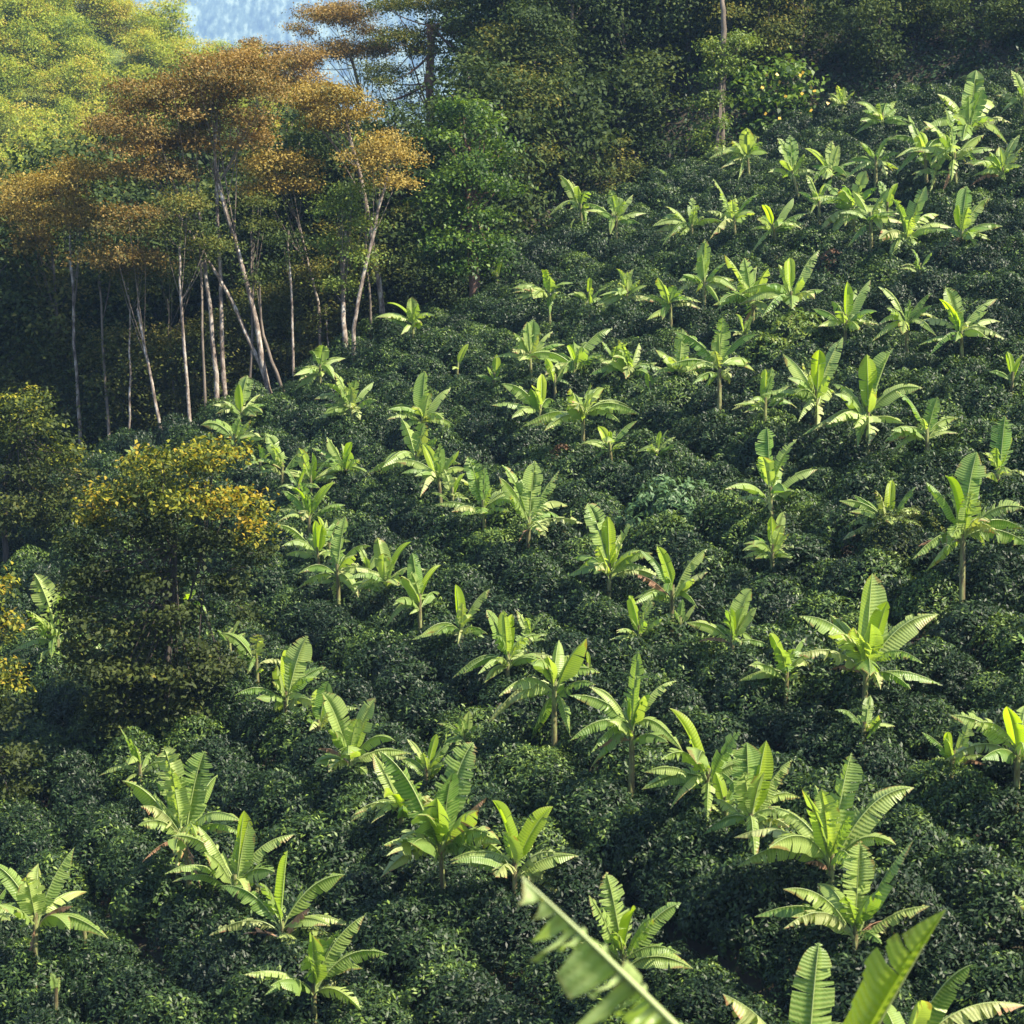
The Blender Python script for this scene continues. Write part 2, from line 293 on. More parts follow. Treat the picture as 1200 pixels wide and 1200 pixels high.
# ------------------------------------------------------------------ banana plants
# stem foot | crown | leaf tips (y young, o ageing, d dead) | label; all read off the photograph, then put into the field
BANANAS = """
988,133|987,120|981,100 1002,107 961,138 994,137o 989,102 972,110|small banana plant against the forest beside the yellow flowered shrub
1035,157|1034,135|1003,120 1010,130 1051,119 1051,128 1001,158 1008,142 1030,121|banana plant with thin dark stem at forest edge, next right of small by flowered shrub
1128,190|1136,148|1144,82 1098,110 1163,120 1152,104 1135,112 1120,138 1165,140 1128,165|tallest banana plant of the upper right with one leaf reaching up into the forest shade
1125,215|1118,178|1108,128 1082,142 1113,160 1153,158 1147,175o 1090,195 1115,212 1103,230d 1150,195 1132,190|banana plant below the tallest one of the upper right, brown leaf hanging at its foot
1203,135|1199,115|1185,83 1175,120 1172,134 1197,102 1215,110 1210,95|banana plant cut by the right edge of the picture, highest on that side
1089,215|1083,175|1064,135 1076,155y 1041,163 1050,205 1087,200 1105,165 1072,190|banana plant with thin arching leaf to its left, left of the tall upper right pair
1178,212|1175,200|1195,158 1160,178 1130,192 1152,185 1179,215 1198,195 1198,172o 1172,173 1137,218d|banana plant near the upper right edge with an orange brown leaf lying to its left
948,230|927,200|911,162 926,158 935,168 900,202 943,180 936,208|leaning banana plant below the yellow flowered shrub, leftmost of that row
980,215|973,200|943,174y 975,165 983,170 953,215 968,210 1003,190 995,210|banana plant with two broad upright leaves, second from the left under the flowered shrub
1028,225|1026,187|1008,167 1015,175 1045,160 1055,180 990,210 1040,210o 1012,195|slim banana plant below the thin stemmed one at the forest edge
1003,265|1000,240|1015,200 965,215 1028,220 960,232 1010,252 955,275o 990,265 970,285 985,222|crowded banana plant whose many pale leaves spread left, upper right of the field
1024,300|1020,252|1042,220 1000,225 1050,250 993,290 1035,275 1005,240 1060,262|banana plant on a bare stem in the middle of the upper right cluster
1068,290|1063,275|1045,232 1085,218 1052,240 1108,270 1100,252 1042,310 1070,292 1030,280o|wide banana plant with leaves in a V, front middle of the upper right cluster
1130,292|1127,270|1133,218 1160,232 1122,240y 1110,268 1175,265 1150,295 1170,285 1140,280 1092,312d 1110,312d|banana plant with a shining upright leaf and two orange dead leaves at its lower left
911,290|906,265|930,232 893,240y 948,250 940,268 878,270 880,297 888,258|banana plant with a bright yellow leaf tip above the middle of the slope
928,385|927,345|960,293 912,310 925,302y 965,340 955,350o 900,350 893,372 928,362 898,335|banana plant with a yellow folded leaf on top and one long leaf slanting up right
684,262|680,238|656,205 678,218 642,254 690,225 687,262 668,245|banana plant at the foot of the forest with dark leaf up left, leftmost of pair
724,275|722,252|714,222 687,238 684,248 742,228 732,235 715,275 735,258|banana plant at the foot of the forest, right one of the pair near olive shrub
669,275|668,268|659,262 674,256|tiny two leaved banana sucker under the pair at the foot of the forest
787,214|787,207|771,198 798,195 784,212 797,205|little shaded banana plant at the field edge right of the olive shrub
882,205|876,180|875,150 858,165 831,186 893,168 865,212 900,180 885,158|banana plant in front of the vine hung trunk at the bare earth patch
812,282|810,262|780,242 765,265 818,240 848,260 776,288 787,275 812,232 825,255|bushy banana plant left of the tall pale stemmed one near the upper middle
862,288|860,255|836,210 889,228 885,250 862,232 832,280o 850,238|pale stemmed banana plant with a curled leaf leaning up left near the upper middle
825,360|825,328|826,280 821,300 851,308 860,328 843,355 795,330 800,322 822,298|banana plant with single torn upright leaf, right of the V leaved one above the middle
886,385|882,350|848,298 872,302 850,350 900,315 870,382d 884,384 868,330 895,370|banana plant with two ragged drooping upright leaves left of the yellow folded leaf
736,366|734,340|722,315 743,315 735,318 750,328 758,335 700,358 705,362 720,346|compact banana plant with broad upright leaves, third in the row of five on upper slope
788,382|785,352|771,325 744,353 808,352 758,375 776,375 800,340 790,335|low spreading banana plant, fourth in the row of five on the upper slope
691,364|690,345|691,325y 665,345 712,336 680,370o 672,342 705,350|slight banana plant with one yellow upright leaf, second in row of five on upper slope
645,370|643,342|634,316y 645,325 672,332 608,355 644,370 625,350 600,338|banana plant with narrow bright upright leaf, first in the row of five on upper slope
624,440|621,415|602,390 618,377 625,374 648,388 662,404 600,408 634,425o 612,395|banana plant with ragged arching leaves below the first of the row of five
673,445|674,425|645,418 672,400 665,405y 718,385 705,415 690,440 660,438 685,410|banana plant with one silvery leaf pointing up right, left of the broad leaved clump
745,448|740,430|725,410 749,402 735,410 770,425 705,425 690,440 760,440 718,418|pale banana clump with broad round ended leaves in the middle of the upper slope
795,455|797,432|768,410 800,385 813,420 785,418 808,445d 765,440 820,440o 805,418|banana plant with brown dead leaf bases, left neighbour of the one on tall dark stem
844,482|843,425|847,372 842,390 789,388 889,392 880,425 812,450 855,450o 825,455 858,405|tall banana plant on a dark stem with long leaves spread like wings
765,462|762,450|757,437y 773,440 745,452 782,455 750,460|low bright green banana sucker in front of the broad leaved clump
992,390|991,372|993,330y 1020,328 952,362 974,353 1028,365 1003,387 985,365|banana plant with a thin upright spear leaf on the right upper slope
1063,402|1062,375|1029,336 1092,343 1092,358 1022,400 1060,360 1058,392 1040,362|banana plant with one long bright leaf up left, centre of three on right upper slope
1130,415|1126,385|1108,337 1100,350y 1169,350 1157,365 1172,377 1088,418 1120,400 1076,405 1155,395|banana plant with fanned ribbed leaves, rightmost of three on the right upper slope
1187,455|1187,440|1180,412y 1200,415y 1206,425 1170,442|vivid green young banana plant at the right edge of the picture
960,508|957,462|960,410y 988,395 918,415 923,443 950,440 975,460 958,505o 935,495 932,462 970,440|dense banana plant with an upright shining tip, left of the four sided fan plant
1020,530|1017,480|1016,415y 1047,408 975,450 972,492 1081,455 1060,497 1018,522o 1008,455 1022,455 978,462 1005,525|large symmetrical banana plant with a browned leaf hanging in front of its stem
1088,538|1086,505|1050,458 1099,465 1123,490 1123,508 1043,532 1036,518 1080,490 1103,502|banana plant with one wide curled leaf up left pale flat leaves, right of large symmetrical
1173,568|1170,552|1178,487 1186,513y 1158,535 1180,555|young banana plant of one tall smooth upright leaf near the right edge
907,600|903,575|899,500 934,515 958,550 850,573 932,575 903,600o 914,545|lone banana plant with a tall narrow upright leaf and leaves spread flat on both sides
898,495|897,470|897,432y 905,430 860,475 925,452 925,473 905,440 880,470|banana plant with a yellow and green upright leaf close together, under the yellow green shrub
372,455|375,430|362,412 383,405 405,420 345,458 352,440 350,468 376,425 392,445 360,435|dark full banana plant at the forest edge left of the pale twin trunks
415,500|412,475|390,435 417,445 438,448 442,470 373,475 380,485 422,492o 398,452 380,450y|banana plant in front of the pale twin trunks
484,400|484,375|453,355y 440,372 482,348 490,385y 470,392 500,397 478,360|banana plant at the forest edge between the thick pale trunk and the brown ivy trunk
535,435|537,428|549,403y 530,433|tiny banana sucker alone on the dark coffee in the upper left of the field
497,505|495,485|498,435 528,455 455,480 453,492 520,492 491,458 485,478|banana plant with one dark upright leaf and fringed leaf bent left, alone on dark coffee
487,560|488,535|470,490 497,495 512,514 448,548 430,555 480,545|half hidden banana plant directly below the one with the fringed leaf
518,590|513,555|495,520y 515,520 538,528 547,550 470,555 485,575 492,583o 460,540 500,560|banana plant with broad bright yellow green leaf beside hanging pale one, left of the centre
569,622|566,590|547,535 568,548 529,600o 600,582 598,600 540,603 575,575|slim banana plant with a pale stem and dark leaf up left, left of the centre
283,490|283,480|290,440 280,450y 305,462 262,470 300,488 265,495 275,462 308,484|dark banana plant at the foot of the leaning white trunks
280,530|275,512|235,498 252,492 294,492 265,500 282,488 290,515 250,525|banana plant just behind the top of the yellowing shade tree
303,560|305,540|302,520y 292,528 318,530 285,550 312,560 330,550|banana plant at the upper right rim of the yellowing shade tree
333,570|331,545|311,508 318,520 363,522 325,535 360,560 300,555|banana plant with a slanting ribbed leaf, next right of the shade tree rim
366,580|364,560|366,530y 350,525 390,535 330,552 345,558 395,560 368,540|banana plant with a bright narrow upright leaf in the left line of plants
407,565|405,545|365,525 412,518y 400,520 420,540 370,560 420,560 390,550 383,512|banana plant with a long leaf arching left, right end of the left cluster
364,620|362,600|330,575 345,572y 352,565 392,565y 375,575 325,612 405,592 360,580|broad bright banana plant whose leaves cross, middle of the left line of plants
375,660|372,645|322,615 330,640 370,610y 378,615y 362,625 400,610 345,640|banana plant with a yellow torn upright leaf beside the shade tree crown
395,695|395,665|405,605 388,625 435,640 418,650 350,672 348,690 420,700 392,705o 412,655|banana plant with two pale leaves arching left and a yellowed base leaf
457,705|453,680|442,630 482,635y 405,680 408,688 480,665 500,668 420,692 460,660|banana plant with dark and bright leaf in V and pale layered leaves to its left
492,735|492,700|483,648 517,662y 469,685y 450,738 470,675 515,695 480,720|banana plant with a wide smooth upright leaf right of the V leaved one
541,760|540,735|534,685y 574,690 482,750 572,750 535,715 535,772o 548,725|neat banana plant with a bright narrow upright leaf and yellow withered leaf under its crown
600,800|595,768|570,715 600,720y 530,795 560,790 635,745 625,760 582,745 640,775 590,715 568,800|sprawling banana plant with leaves bent over the top, left one of the central tangle
335,838|335,815|360,745 335,762y 382,782 300,818 320,800 375,795 322,853 360,850 325,780 365,828|banana plant with one leaf high up right pale leaves fanned low, right of shade tree
300,790|300,770|258,742 308,750y 275,760 290,790 285,775|banana plant half hidden by the right side of the shade tree, low leaves
372,860|373,848|371,808y 384,798 420,830 360,845|small banana plant with a yellow upright leaf behind the long leaved one
410,925|410,885|377,812 440,818 463,868 420,842 430,908 385,905o 387,855 372,878d|banana plant with two long thin leaves in V and small brown leaf at its left
545,872|545,862|512,848 535,848 550,833 560,850 567,853|low tuft of dark smooth banana leaves above the centre bottom plants
500,915|500,895|477,866 512,860y 530,870 485,885 520,885 470,890 515,900|young smooth leaved banana plant just left of the low dark tuft
472,975|470,940|437,883 450,935y 495,915 412,957o 455,965 435,965 500,940 488,958d 485,915|banana plant with a yellow rounded leaf and brown tipped leaves on its left
520,1035|515,990|555,870 512,935 560,950 575,978 468,985o 450,990 453,1003o 505,985 445,880 570,935d 530,905|tall banana plant with a long silvery leaf up right, bottom centre left
604,1040|603,1010|577,938y 648,945y 678,1003 527,1008 560,985 590,975 618,1000 658,1050o|banana plant with two broad bright leaves in a V behind the blurred frond
715,690|714,665|688,590 712,605y 742,615 670,655 675,672 750,645 740,672 765,648 700,640|banana plant with pale glossy crown and dark leaf up left, just right of the centre
784,725|788,690|750,645 770,640y 829,643 830,670o 745,705 782,695 743,672d 812,678|banana plant on a thin reddish stem with leaf tips turning orange
750,752|749,738|737,698y 766,700 777,724 740,725 715,750 722,742 718,762|small banana plant with one smooth bright upright leaf below the red stemmed one
797,738|797,728|800,702 815,708 785,735 790,715|little dark banana sucker right of the small bright one
862,765|858,742|880,690 856,712y 804,730 887,712 868,757 872,710 818,752d|banana plant with a wide smooth leaf up right and a drooping leaf to its left
922,800|922,782|902,742y 944,748 963,765 868,798 930,760 908,765 935,795|squat banana plant with a pale leaf lying low to its left
652,855|650,800|640,768 687,748 703,788 668,862 622,868 570,850o 605,822 655,750 625,780|banana plant on the right of the central tangle with long brown edged leaf drooping left
690,790|688,782|688,763y 695,775 680,775|yellow upright banana shoot between the central tangle and the tall ragged plant
739,920|740,850|748,762 793,798 690,805 668,815 745,812y 783,870 668,868 700,878d 692,900 755,815 732,818|tall banana plant with torn upright leaf, thin stem and brown tatters hanging left
830,960|830,905|785,830y 868,857 752,925 755,905 870,880 817,895 775,890 785,948 828,970|banana plant with a golden ribbed leaf up left and drooping fringed leaves
877,1000|880,955|875,870 898,868y 928,890 835,935 938,935 918,1003 885,1022 872,905 925,970o 895,905 845,905|banana plant with bright upright leaves and two leaves bending down, right of golden ribbed one
978,1050|975,1000|998,882 940,925 962,925 1071,923 1050,990 955,920 900,945 943,1012d 960,945|large banana plant with a detached looking upright leaf and brown dried leaf at its left
1003,1115|1003,1085|1008,985 1070,985 1090,1062 918,1042 958,1035 1058,1082d 1058,1092o 990,1050|large banana plant with long straight leaf up right, in front of one with dried leaf
1117,908|1117,885|1080,858 1110,858y 1138,845 1137,872 1155,897d|young banana plant with a vivid yellow leaf near the right edge
1195,920|1193,875|1113,838 1140,848 1180,828y 1202,826 1150,890 1215,850 1225,890|banana plant cut by the right edge with long pale leaves reaching left
1013,862|1013,852|978,832 1020,815 1030,838 1036,840 1000,850 1005,838|small dark bluish banana sucker below the big ruffled banana plant
1013,815|1016,775|1022,672 1040,705y 972,720 936,722 1100,720 1082,778 1032,808o 1000,735 975,745 990,790 972,785d|big ruffled banana plant with upright curly leaves, right of the centre
1044,620|1042,610|1045,563y 983,587 1000,580 1075,570 1080,617 995,600 1020,590|low banana plant with a yellow spear leaf, left of the tall one on brown stem
1129,690|1128,620|1145,530 1108,558y 1085,565 1203,596 1160,612o 1076,640d 1110,645 1070,655 1085,670 1155,642 1120,572|tall banana plant on a long brown stem with curled brown dead leaf at its left
905,660|905,642|904,605y 918,600 880,627 925,625 928,655 883,640 885,655 870,645|young banana plant with a rounded yellow leaf under the lone narrow leaved one
721,535|714,518|701,500y 747,493 678,522 732,522 692,543 715,505y|small banana plant with yellow pointed leaf, left of two on open coffee above the centre
773,540|770,523|774,505y 783,503 792,512 746,530 750,538 792,520 763,520|small compact banana plant, right of two on open coffee above the centre
685,515|683,482|668,455 693,448 708,455 725,480 727,495 638,505 612,500 665,475 700,468|wide banana plant with low pale leaves spreading left above the small yellow leaved one
633,490|633,478|635,438y 587,450 576,475 650,470 600,490 622,455|banana plant with a folded bright upright leaf, left of the wide pale one
580,447|579,440|582,415y 558,440 590,425 572,430 595,438|small banana plant under the ragged arching one at the upper left of the field
617,645|620,610|627,540 588,545 655,552 665,593o 632,630 608,635d 585,560 640,600o|banana plant with bright upright leaf, silvery one up right and withered one at its foot
41,1140|42,1072|87,993 30,1028 -15,1010 102,1045 82,1090 38,1100d 85,1062d 45,1012 33,1135d|banana plant with dead leaves round its thin stem in the lower left corner
99,1100|98,1090|84,1073 92,1070 115,1083|tiny banana sucker beside the plant in the lower left corner
222,1040|215,975|192,875 240,880 255,908 143,915 200,900 165,945o 205,1000 167,1010d 207,1020o 235,1042d|tall banana plant with curled brown leaves at left, top one of three at lower left
280,1060|275,1030|286,950y 345,978 200,980 322,1022 232,968 292,962 240,1000|banana plant with a narrow bright leaf upright, middle one of three at the lower left
335,1110|330,1085|337,997y 404,1025 258,1038 387,1085 305,1035 322,1120o 352,1130 363,1065d 285,1095d|banana plant with a bright split upright leaf, lowest one of three at the lower left
370,1180|368,1150|427,1073 400,1090 455,1118 317,1155 425,1135 410,1153o 365,1095 375,1100 358,1120|shorter banana plant with leaves fanned to the right near the bottom left
735,1175|730,1115|710,1022 798,1058 745,1065y 812,1135 798,1118 690,1050 655,1168 765,1075 722,1185d 680,1165|full banana plant right behind the blurred frond at the bottom
945,1290|945,1260|960,1105 848,1165o 975,1200 905,1230 1000,1240|banana plant rising from the bottom edge, one torn leaf with a withered tip showing
1065,1260|1060,1225|1140,1130 1110,1165 1200,1178o 1020,1170 1000,1215 1150,1215|banana plant at the bottom right edge behind the near smooth leaf
1225,1095|1222,1075|1187,1048 1195,1062 1240,1020 1215,1030|banana plant mostly beyond the right edge, two fringed leaf ends showing low down
-12,1100|-12,1070|8,1040 18,1058 -30,1030 -15,1020|banana plant mostly beyond the left edge near the lower left corner
66,1170|66,1163|60,1140 70,1145|tiny dark banana shoot in the coffee of the lower left corner
68,770|68,745|40,672 75,690 30,715 32,738 60,772 85,722 45,778|banana plant in the shade left of the yellowing shade tree
220,722|218,712|205,698 235,705 267,708 212,725 228,698y|bright banana leaves glimpsed through the middle of the shade tree
270,762|268,748|255,738 283,722 258,765 288,742|banana plant glimpsed behind the lower right of the shade tree
165,542|163,535|145,527 172,525 178,532 152,522|small banana plant behind the top left of the shade tree at the forest floor
165,915|163,892|140,852 115,910 178,882 145,918 180,905 155,870|dim banana plant in the shade under the yellowing shade tree
582,330|582,322|590,300y 576,316|small bright banana shoot right beside the brown ivy trunk tree
960,250|960,232|945,205 975,210 935,225 980,238 950,250 968,215y|small banana plant squeezed between larger ones at left of the upper right cluster
1098,222|1095,200|1080,172 1110,178 1068,205 1118,205 1090,225o|banana plant filling the middle of the upper right cluster, right of a brown leaf
1040,262|1040,240|1030,212 1052,215y 1015,235 1062,245 1035,262|banana plant crowded between two taller ones in the upper right cluster
352,590|350,570|335,548 360,550y 325,572 375,572 340,592|banana plant wedged low in the left line of plants above the cross leaved one
386,650|385,632|372,605y 398,608 360,632 412,635 380,655|banana plant wedged in the left line of plants beside the yellow torn leaf
432,680|430,662|420,640 445,645 405,665 452,672|small banana plant between two larger ones in the left line of plants
532,600|530,575|520,550 545,555y 505,578 550,585|banana plant just right of the hanging pale leaf, left of the centre
622,760|620,740|605,715 635,722 590,745 645,745 612,765|banana plant at the back of the central tangle
850,965|850,940|838,905y 865,912 820,940 870,960|banana plant between the golden ribbed one and the bright upright leaved one
722,438|720,420|705,400 735,402 695,425 748,430|pale banana plant at the left side of the broad leaved clump
652,462|650,442|640,420y 665,425 630,450 672,455|banana plant above the wide pale one at the upper left of the field
875,405|873,388|862,368 885,370 850,390 897,392y|banana plant just above the tall wing leaved one on a dark stem
1080,330|1078,312|1068,292 1092,296 1055,315 1100,320|low banana plant in front of the upper right cluster
1212,790|1210,775|1192,740 1196,762 1225,745|banana plant peeping in at the right edge halfway down
"""
LIFT = 1.3                           # the coffee hides this much of every stem
PLANTS = []
for q, line in enumerate(BANANAS.strip().split('\n')):
    a, b_, c_, lab = line.split('|')
    fx, fy = map(float, a.split(',')); cx_, cy_ = map(float, b_.split(','))
    tips = []
    for t in c_.split():
        k = t[-1] if t[-1] in 'yod' else ''
        x_, y_ = t.rstrip('yod').split(','); tips.append((float(x_), float(y_), k))
    p, Zd = onfield(fx, fy, LIFT)
    PLANTS.append((p, Zd, (cx_, cy_), tips, lab, q + 1))
PXY = np.array([pl[0][:2] for pl in PLANTS])
# ------------------------------------------------------------------ coffee
def bush_mesh(name, mt, seed, h=1.55, r=1.12, nb=120, leaf=.15):
    """a coffee bush: shoots in tiers, each ending in a fan of drooping leaves"""
    g = np.random.default_rng(seed)
    cen, nrm, ln, tt = [], [], [], []
    th = g.uniform(0, 2 * math.pi, nb); q = g.random(nb) ** .75
    ph = q * 1.45                                     # 0 = top
    lump = 1 + .13 * np.sin(3 * th + seed) + .1 * np.sin(5 * th + 2 * seed + 3 * ph)
    cx = r * lump * np.sin(ph) * np.cos(th); cy = r * lump * np.sin(ph) * np.sin(th); cz = h * (.22 + .78 * np.cos(ph)) + g.normal(0, .07, nb)
    for i in range(nb):
        c = np.array((cx[i], cy[i], cz[i])) ; out = unit(np.array((cx[i], cy[i], .9 * r * math.cos(ph[i]) + .15)))
        k = g.integers(9, 15)
        a = g.uniform(0, 2 * math.pi, k); rad = g.uniform(.05, .24, k)
        s1 = unit(np.cross(out, (.2, .5, .8))); s2 = np.cross(out, s1)
        d = np.cos(a)[:, None] * s1 + np.sin(a)[:, None] * s2
        cen.append(c + d * rad[:, None] + out * (.10 - .6 * rad)[:, None] * .9)
        nrm.append(unit(out * .9 + d * .55 + g.normal(0, .28, (k, 3)) + np.array((0, 0, .3))))
        ln.append(g.uniform(.75, 1.25, k) * leaf)
        top = g.random() < .22
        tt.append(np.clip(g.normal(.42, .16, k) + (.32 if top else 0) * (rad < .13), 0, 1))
    # inner leaves that close the bush
    k = nb * 3
    u = unit(g.normal(size=(k, 3))); u[:, 2] = np.abs(u[:, 2])
    cen.append(u * np.array((r * .72, r * .72, h * .75)) * g.uniform(.7, 1, (k, 1)) + np.array((0, 0, .1)))
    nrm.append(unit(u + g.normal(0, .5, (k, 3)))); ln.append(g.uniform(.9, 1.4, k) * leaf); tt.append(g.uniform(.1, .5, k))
    cen, nrm, ln, tt = map(np.concatenate, (cen, nrm, ln, tt))
    v, f, t = cards(cen, nrm, ln * 1.08, ln * .40, tt)
    return mesh(name, v, f, [mt], tint=t)
NV = 6
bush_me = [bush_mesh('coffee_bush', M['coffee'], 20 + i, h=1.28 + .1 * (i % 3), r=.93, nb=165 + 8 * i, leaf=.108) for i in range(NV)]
# rows run slantwise down the slope, as the lines of banana plants do
pa, pb = onfield(453, 680)[0], onfield(975, 990)[0]
rd = unit((pb - pa)[:2]); rn = np.array((-rd[1], rd[0]))
spots = []
for i in range(-75, 95):
    for j in range(-95, 95):
        p = pa[:2] + rn * (i * 1.72 + .12 * math.sin(j * .5 + i)) + rd * (j * 1.0 + random.uniform(-.28, .28) + (i % 2) * .6)
        p = p + rn * random.uniform(-.16, .16)
        if p[1] < 30 or p[1] > 150: continue
        t = p[0] / p[1]; Ye = float(np.interp(t, ET, EY))
        if p[1] > Ye - .2: continue
        z = gz(p[0], p[1]); x, y, Zd = proj(p[0], p[1], z + .8)
        if x < -420 or x > 2100 or y > 1450: continue
        dd = np.array((p[0], p[1])) + (.1, .45) - PXY
        if np.min(np.hypot(dd[:, 0], dd[:, 1])) < .25: continue
        spots.append((Zd, p[0], p[1], z, 0 <= x <= 1200 and y < 1215))
for pl in PLANTS:                     # the banana plants stand inside the rows
    x, y = pl[0][0] + random.uniform(-.25, .25), pl[0][1] - .75
    if y > 30 and min((math.hypot(x - q[1], y - q[2]) for q in spots), default=9) > .38:
        x2, y2, Zd = proj(x, y, gz(x, y) + .8)
        spots.append((Zd, x, y, gz(x, y), 0 <= x2 <= 1200 and y2 < 1215))
spots.sort(key=lambda s: (not s[4], s[0]))
near, rest = spots[:300], spots[300:]
for k, (Zd, x, y, z, _) in enumerate(near):
    o = link('coffee_bush', bush_me[k % NV], loc=(x, y, z - .05)); o.rotation_euler = (0, 0, random.uniform(0, 6.28))
    s = random.uniform(.85, 1.18); o.scale = (s * 1.05, s * 1.05, s * random.uniform(.9, 1.1))
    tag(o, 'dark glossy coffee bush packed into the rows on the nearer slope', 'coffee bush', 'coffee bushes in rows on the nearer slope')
pts = np.array([(s[1], s[2], s[3] - .05) for s in rest])
me = bpy.data.meshes.new('coffee_rows'); me.from_pydata(pts.tolist(), [], [])
n = len(pts)
for nm, tp, dat in (('variant', 'INT', rng.integers(0, NV, n)), ('turn', 'FLOAT', rng.uniform(0, 6.28, n)), ('size', 'FLOAT', rng.uniform(.85, 1.2, n))):
    a = me.attributes.new(nm, tp, 'POINT'); a.data.foreach_set('value', dat.astype(np.int32 if tp == 'INT' else np.float32))
cr = link('coffee_rows', me); tag(cr, 'rows of dark coffee bushes covering the farther slope', 'coffee bushes', kind='stuff')
ng = bpy.data.node_groups.new('coffee_scatter', 'GeometryNodeTree')
ng.interface.new_socket('Geometry', in_out='INPUT', socket_type='NodeSocketGeometry'); ng.interface.new_socket('Geometry', in_out='OUTPUT', socket_type='NodeSocketGeometry')
gi = ng.nodes.new('NodeGroupInput'); go = ng.nodes.new('NodeGroupOutput'); jn = ng.nodes.new('GeometryNodeJoinGeometry')
def named(nm, tp):
    q = ng.nodes.new('GeometryNodeInputNamedAttribute'); q.data_type = tp; q.inputs[0].default_value = nm; return q.outputs[0]
va, tu, si = named('variant', 'INT'), named('turn', 'FLOAT'), named('size', 'FLOAT')
cx = ng.nodes.new('ShaderNodeCombineXYZ'); ng.links.new(tu, cx.inputs[2])
srcs = [o for o in C.objects if o.name.startswith('coffee_bush')][:NV]
for k in range(NV):
    ob = ng.nodes.new('GeometryNodeObjectInfo'); ob.inputs[0].default_value = srcs[k]; ob.transform_space = 'ORIGINAL'
    ip = ng.nodes.new('GeometryNodeInstanceOnPoints'); cm = ng.nodes.new('FunctionNodeCompare'); cm.data_type = 'INT'; cm.operation = 'EQUAL'
    ng.links.new(va, cm.inputs[2]); cm.inputs[3].default_value = k
    ng.links.new(gi.outputs[0], ip.inputs['Points']); ng.links.new(cm.outputs[0], ip.inputs['Selection']); ng.links.new(ob.outputs['Geometry'], ip.inputs['Instance'])
    ng.links.new(cx.outputs[0], ip.inputs['Rotation']); ng.links.new(si, ip.inputs['Scale']); ng.links.new(ip.outputs[0], jn.inputs[0])
ng.links.new(jn.outputs[0], go.inputs[0])
cr.modifiers.new('scatter', 'NODES').node_group = ng
# odd shrubs among the coffee
def shrub(px, py, label, cat, mt, h, r, nb, leaf, seed, name):
    p, k = onfield(px, py, .9); o = link(name, bush_mesh(name, mt, seed, h, r, nb, leaf), loc=(p[0], p[1], gz(p[0], p[1]) + .25)); tag(o, label, cat)
shrub(935, 408, 'yellow green leafy shrub standing out among dark coffee near the middle right', 'shrub', M['coffee_bright'], 1.9, 1.3, 110, .17, 3, 'leafy_shrub')
shrub(905, 425, 'smaller yellow green shrub just left of the large yellow green one', 'shrub', M['coffee_bright'], 1.5, .9, 60, .17, 4, 'leafy_shrub')
shrub(976, 322, 'small rust brown dried shrub between coffee rows high on the slope', 'shrub', M['dry_shrub'], 1.7, .55, 40, .12, 5, 'dried_shrub')
shrub(658, 545, 'low reddish dried shrub in the coffee left of the centre', 'shrub', M['dry_shrub'], 1.4, .5, 30, .12, 6, 'dried_shrub')
shrub(1060, 655, 'dull brownish fine leaved shrub under a banana plant on the right', 'shrub', M['olive'], 1.8, 1.2, 80, .09, 8, 'fine_leaved_shrub')
shrub(790, 605, 'pale bluish green soft leaved herb patch in the coffee near the centre', 'herb', M['blue_herb'], 1.75, 1.6, 90, .2, 9, 'soft_leaved_herb')
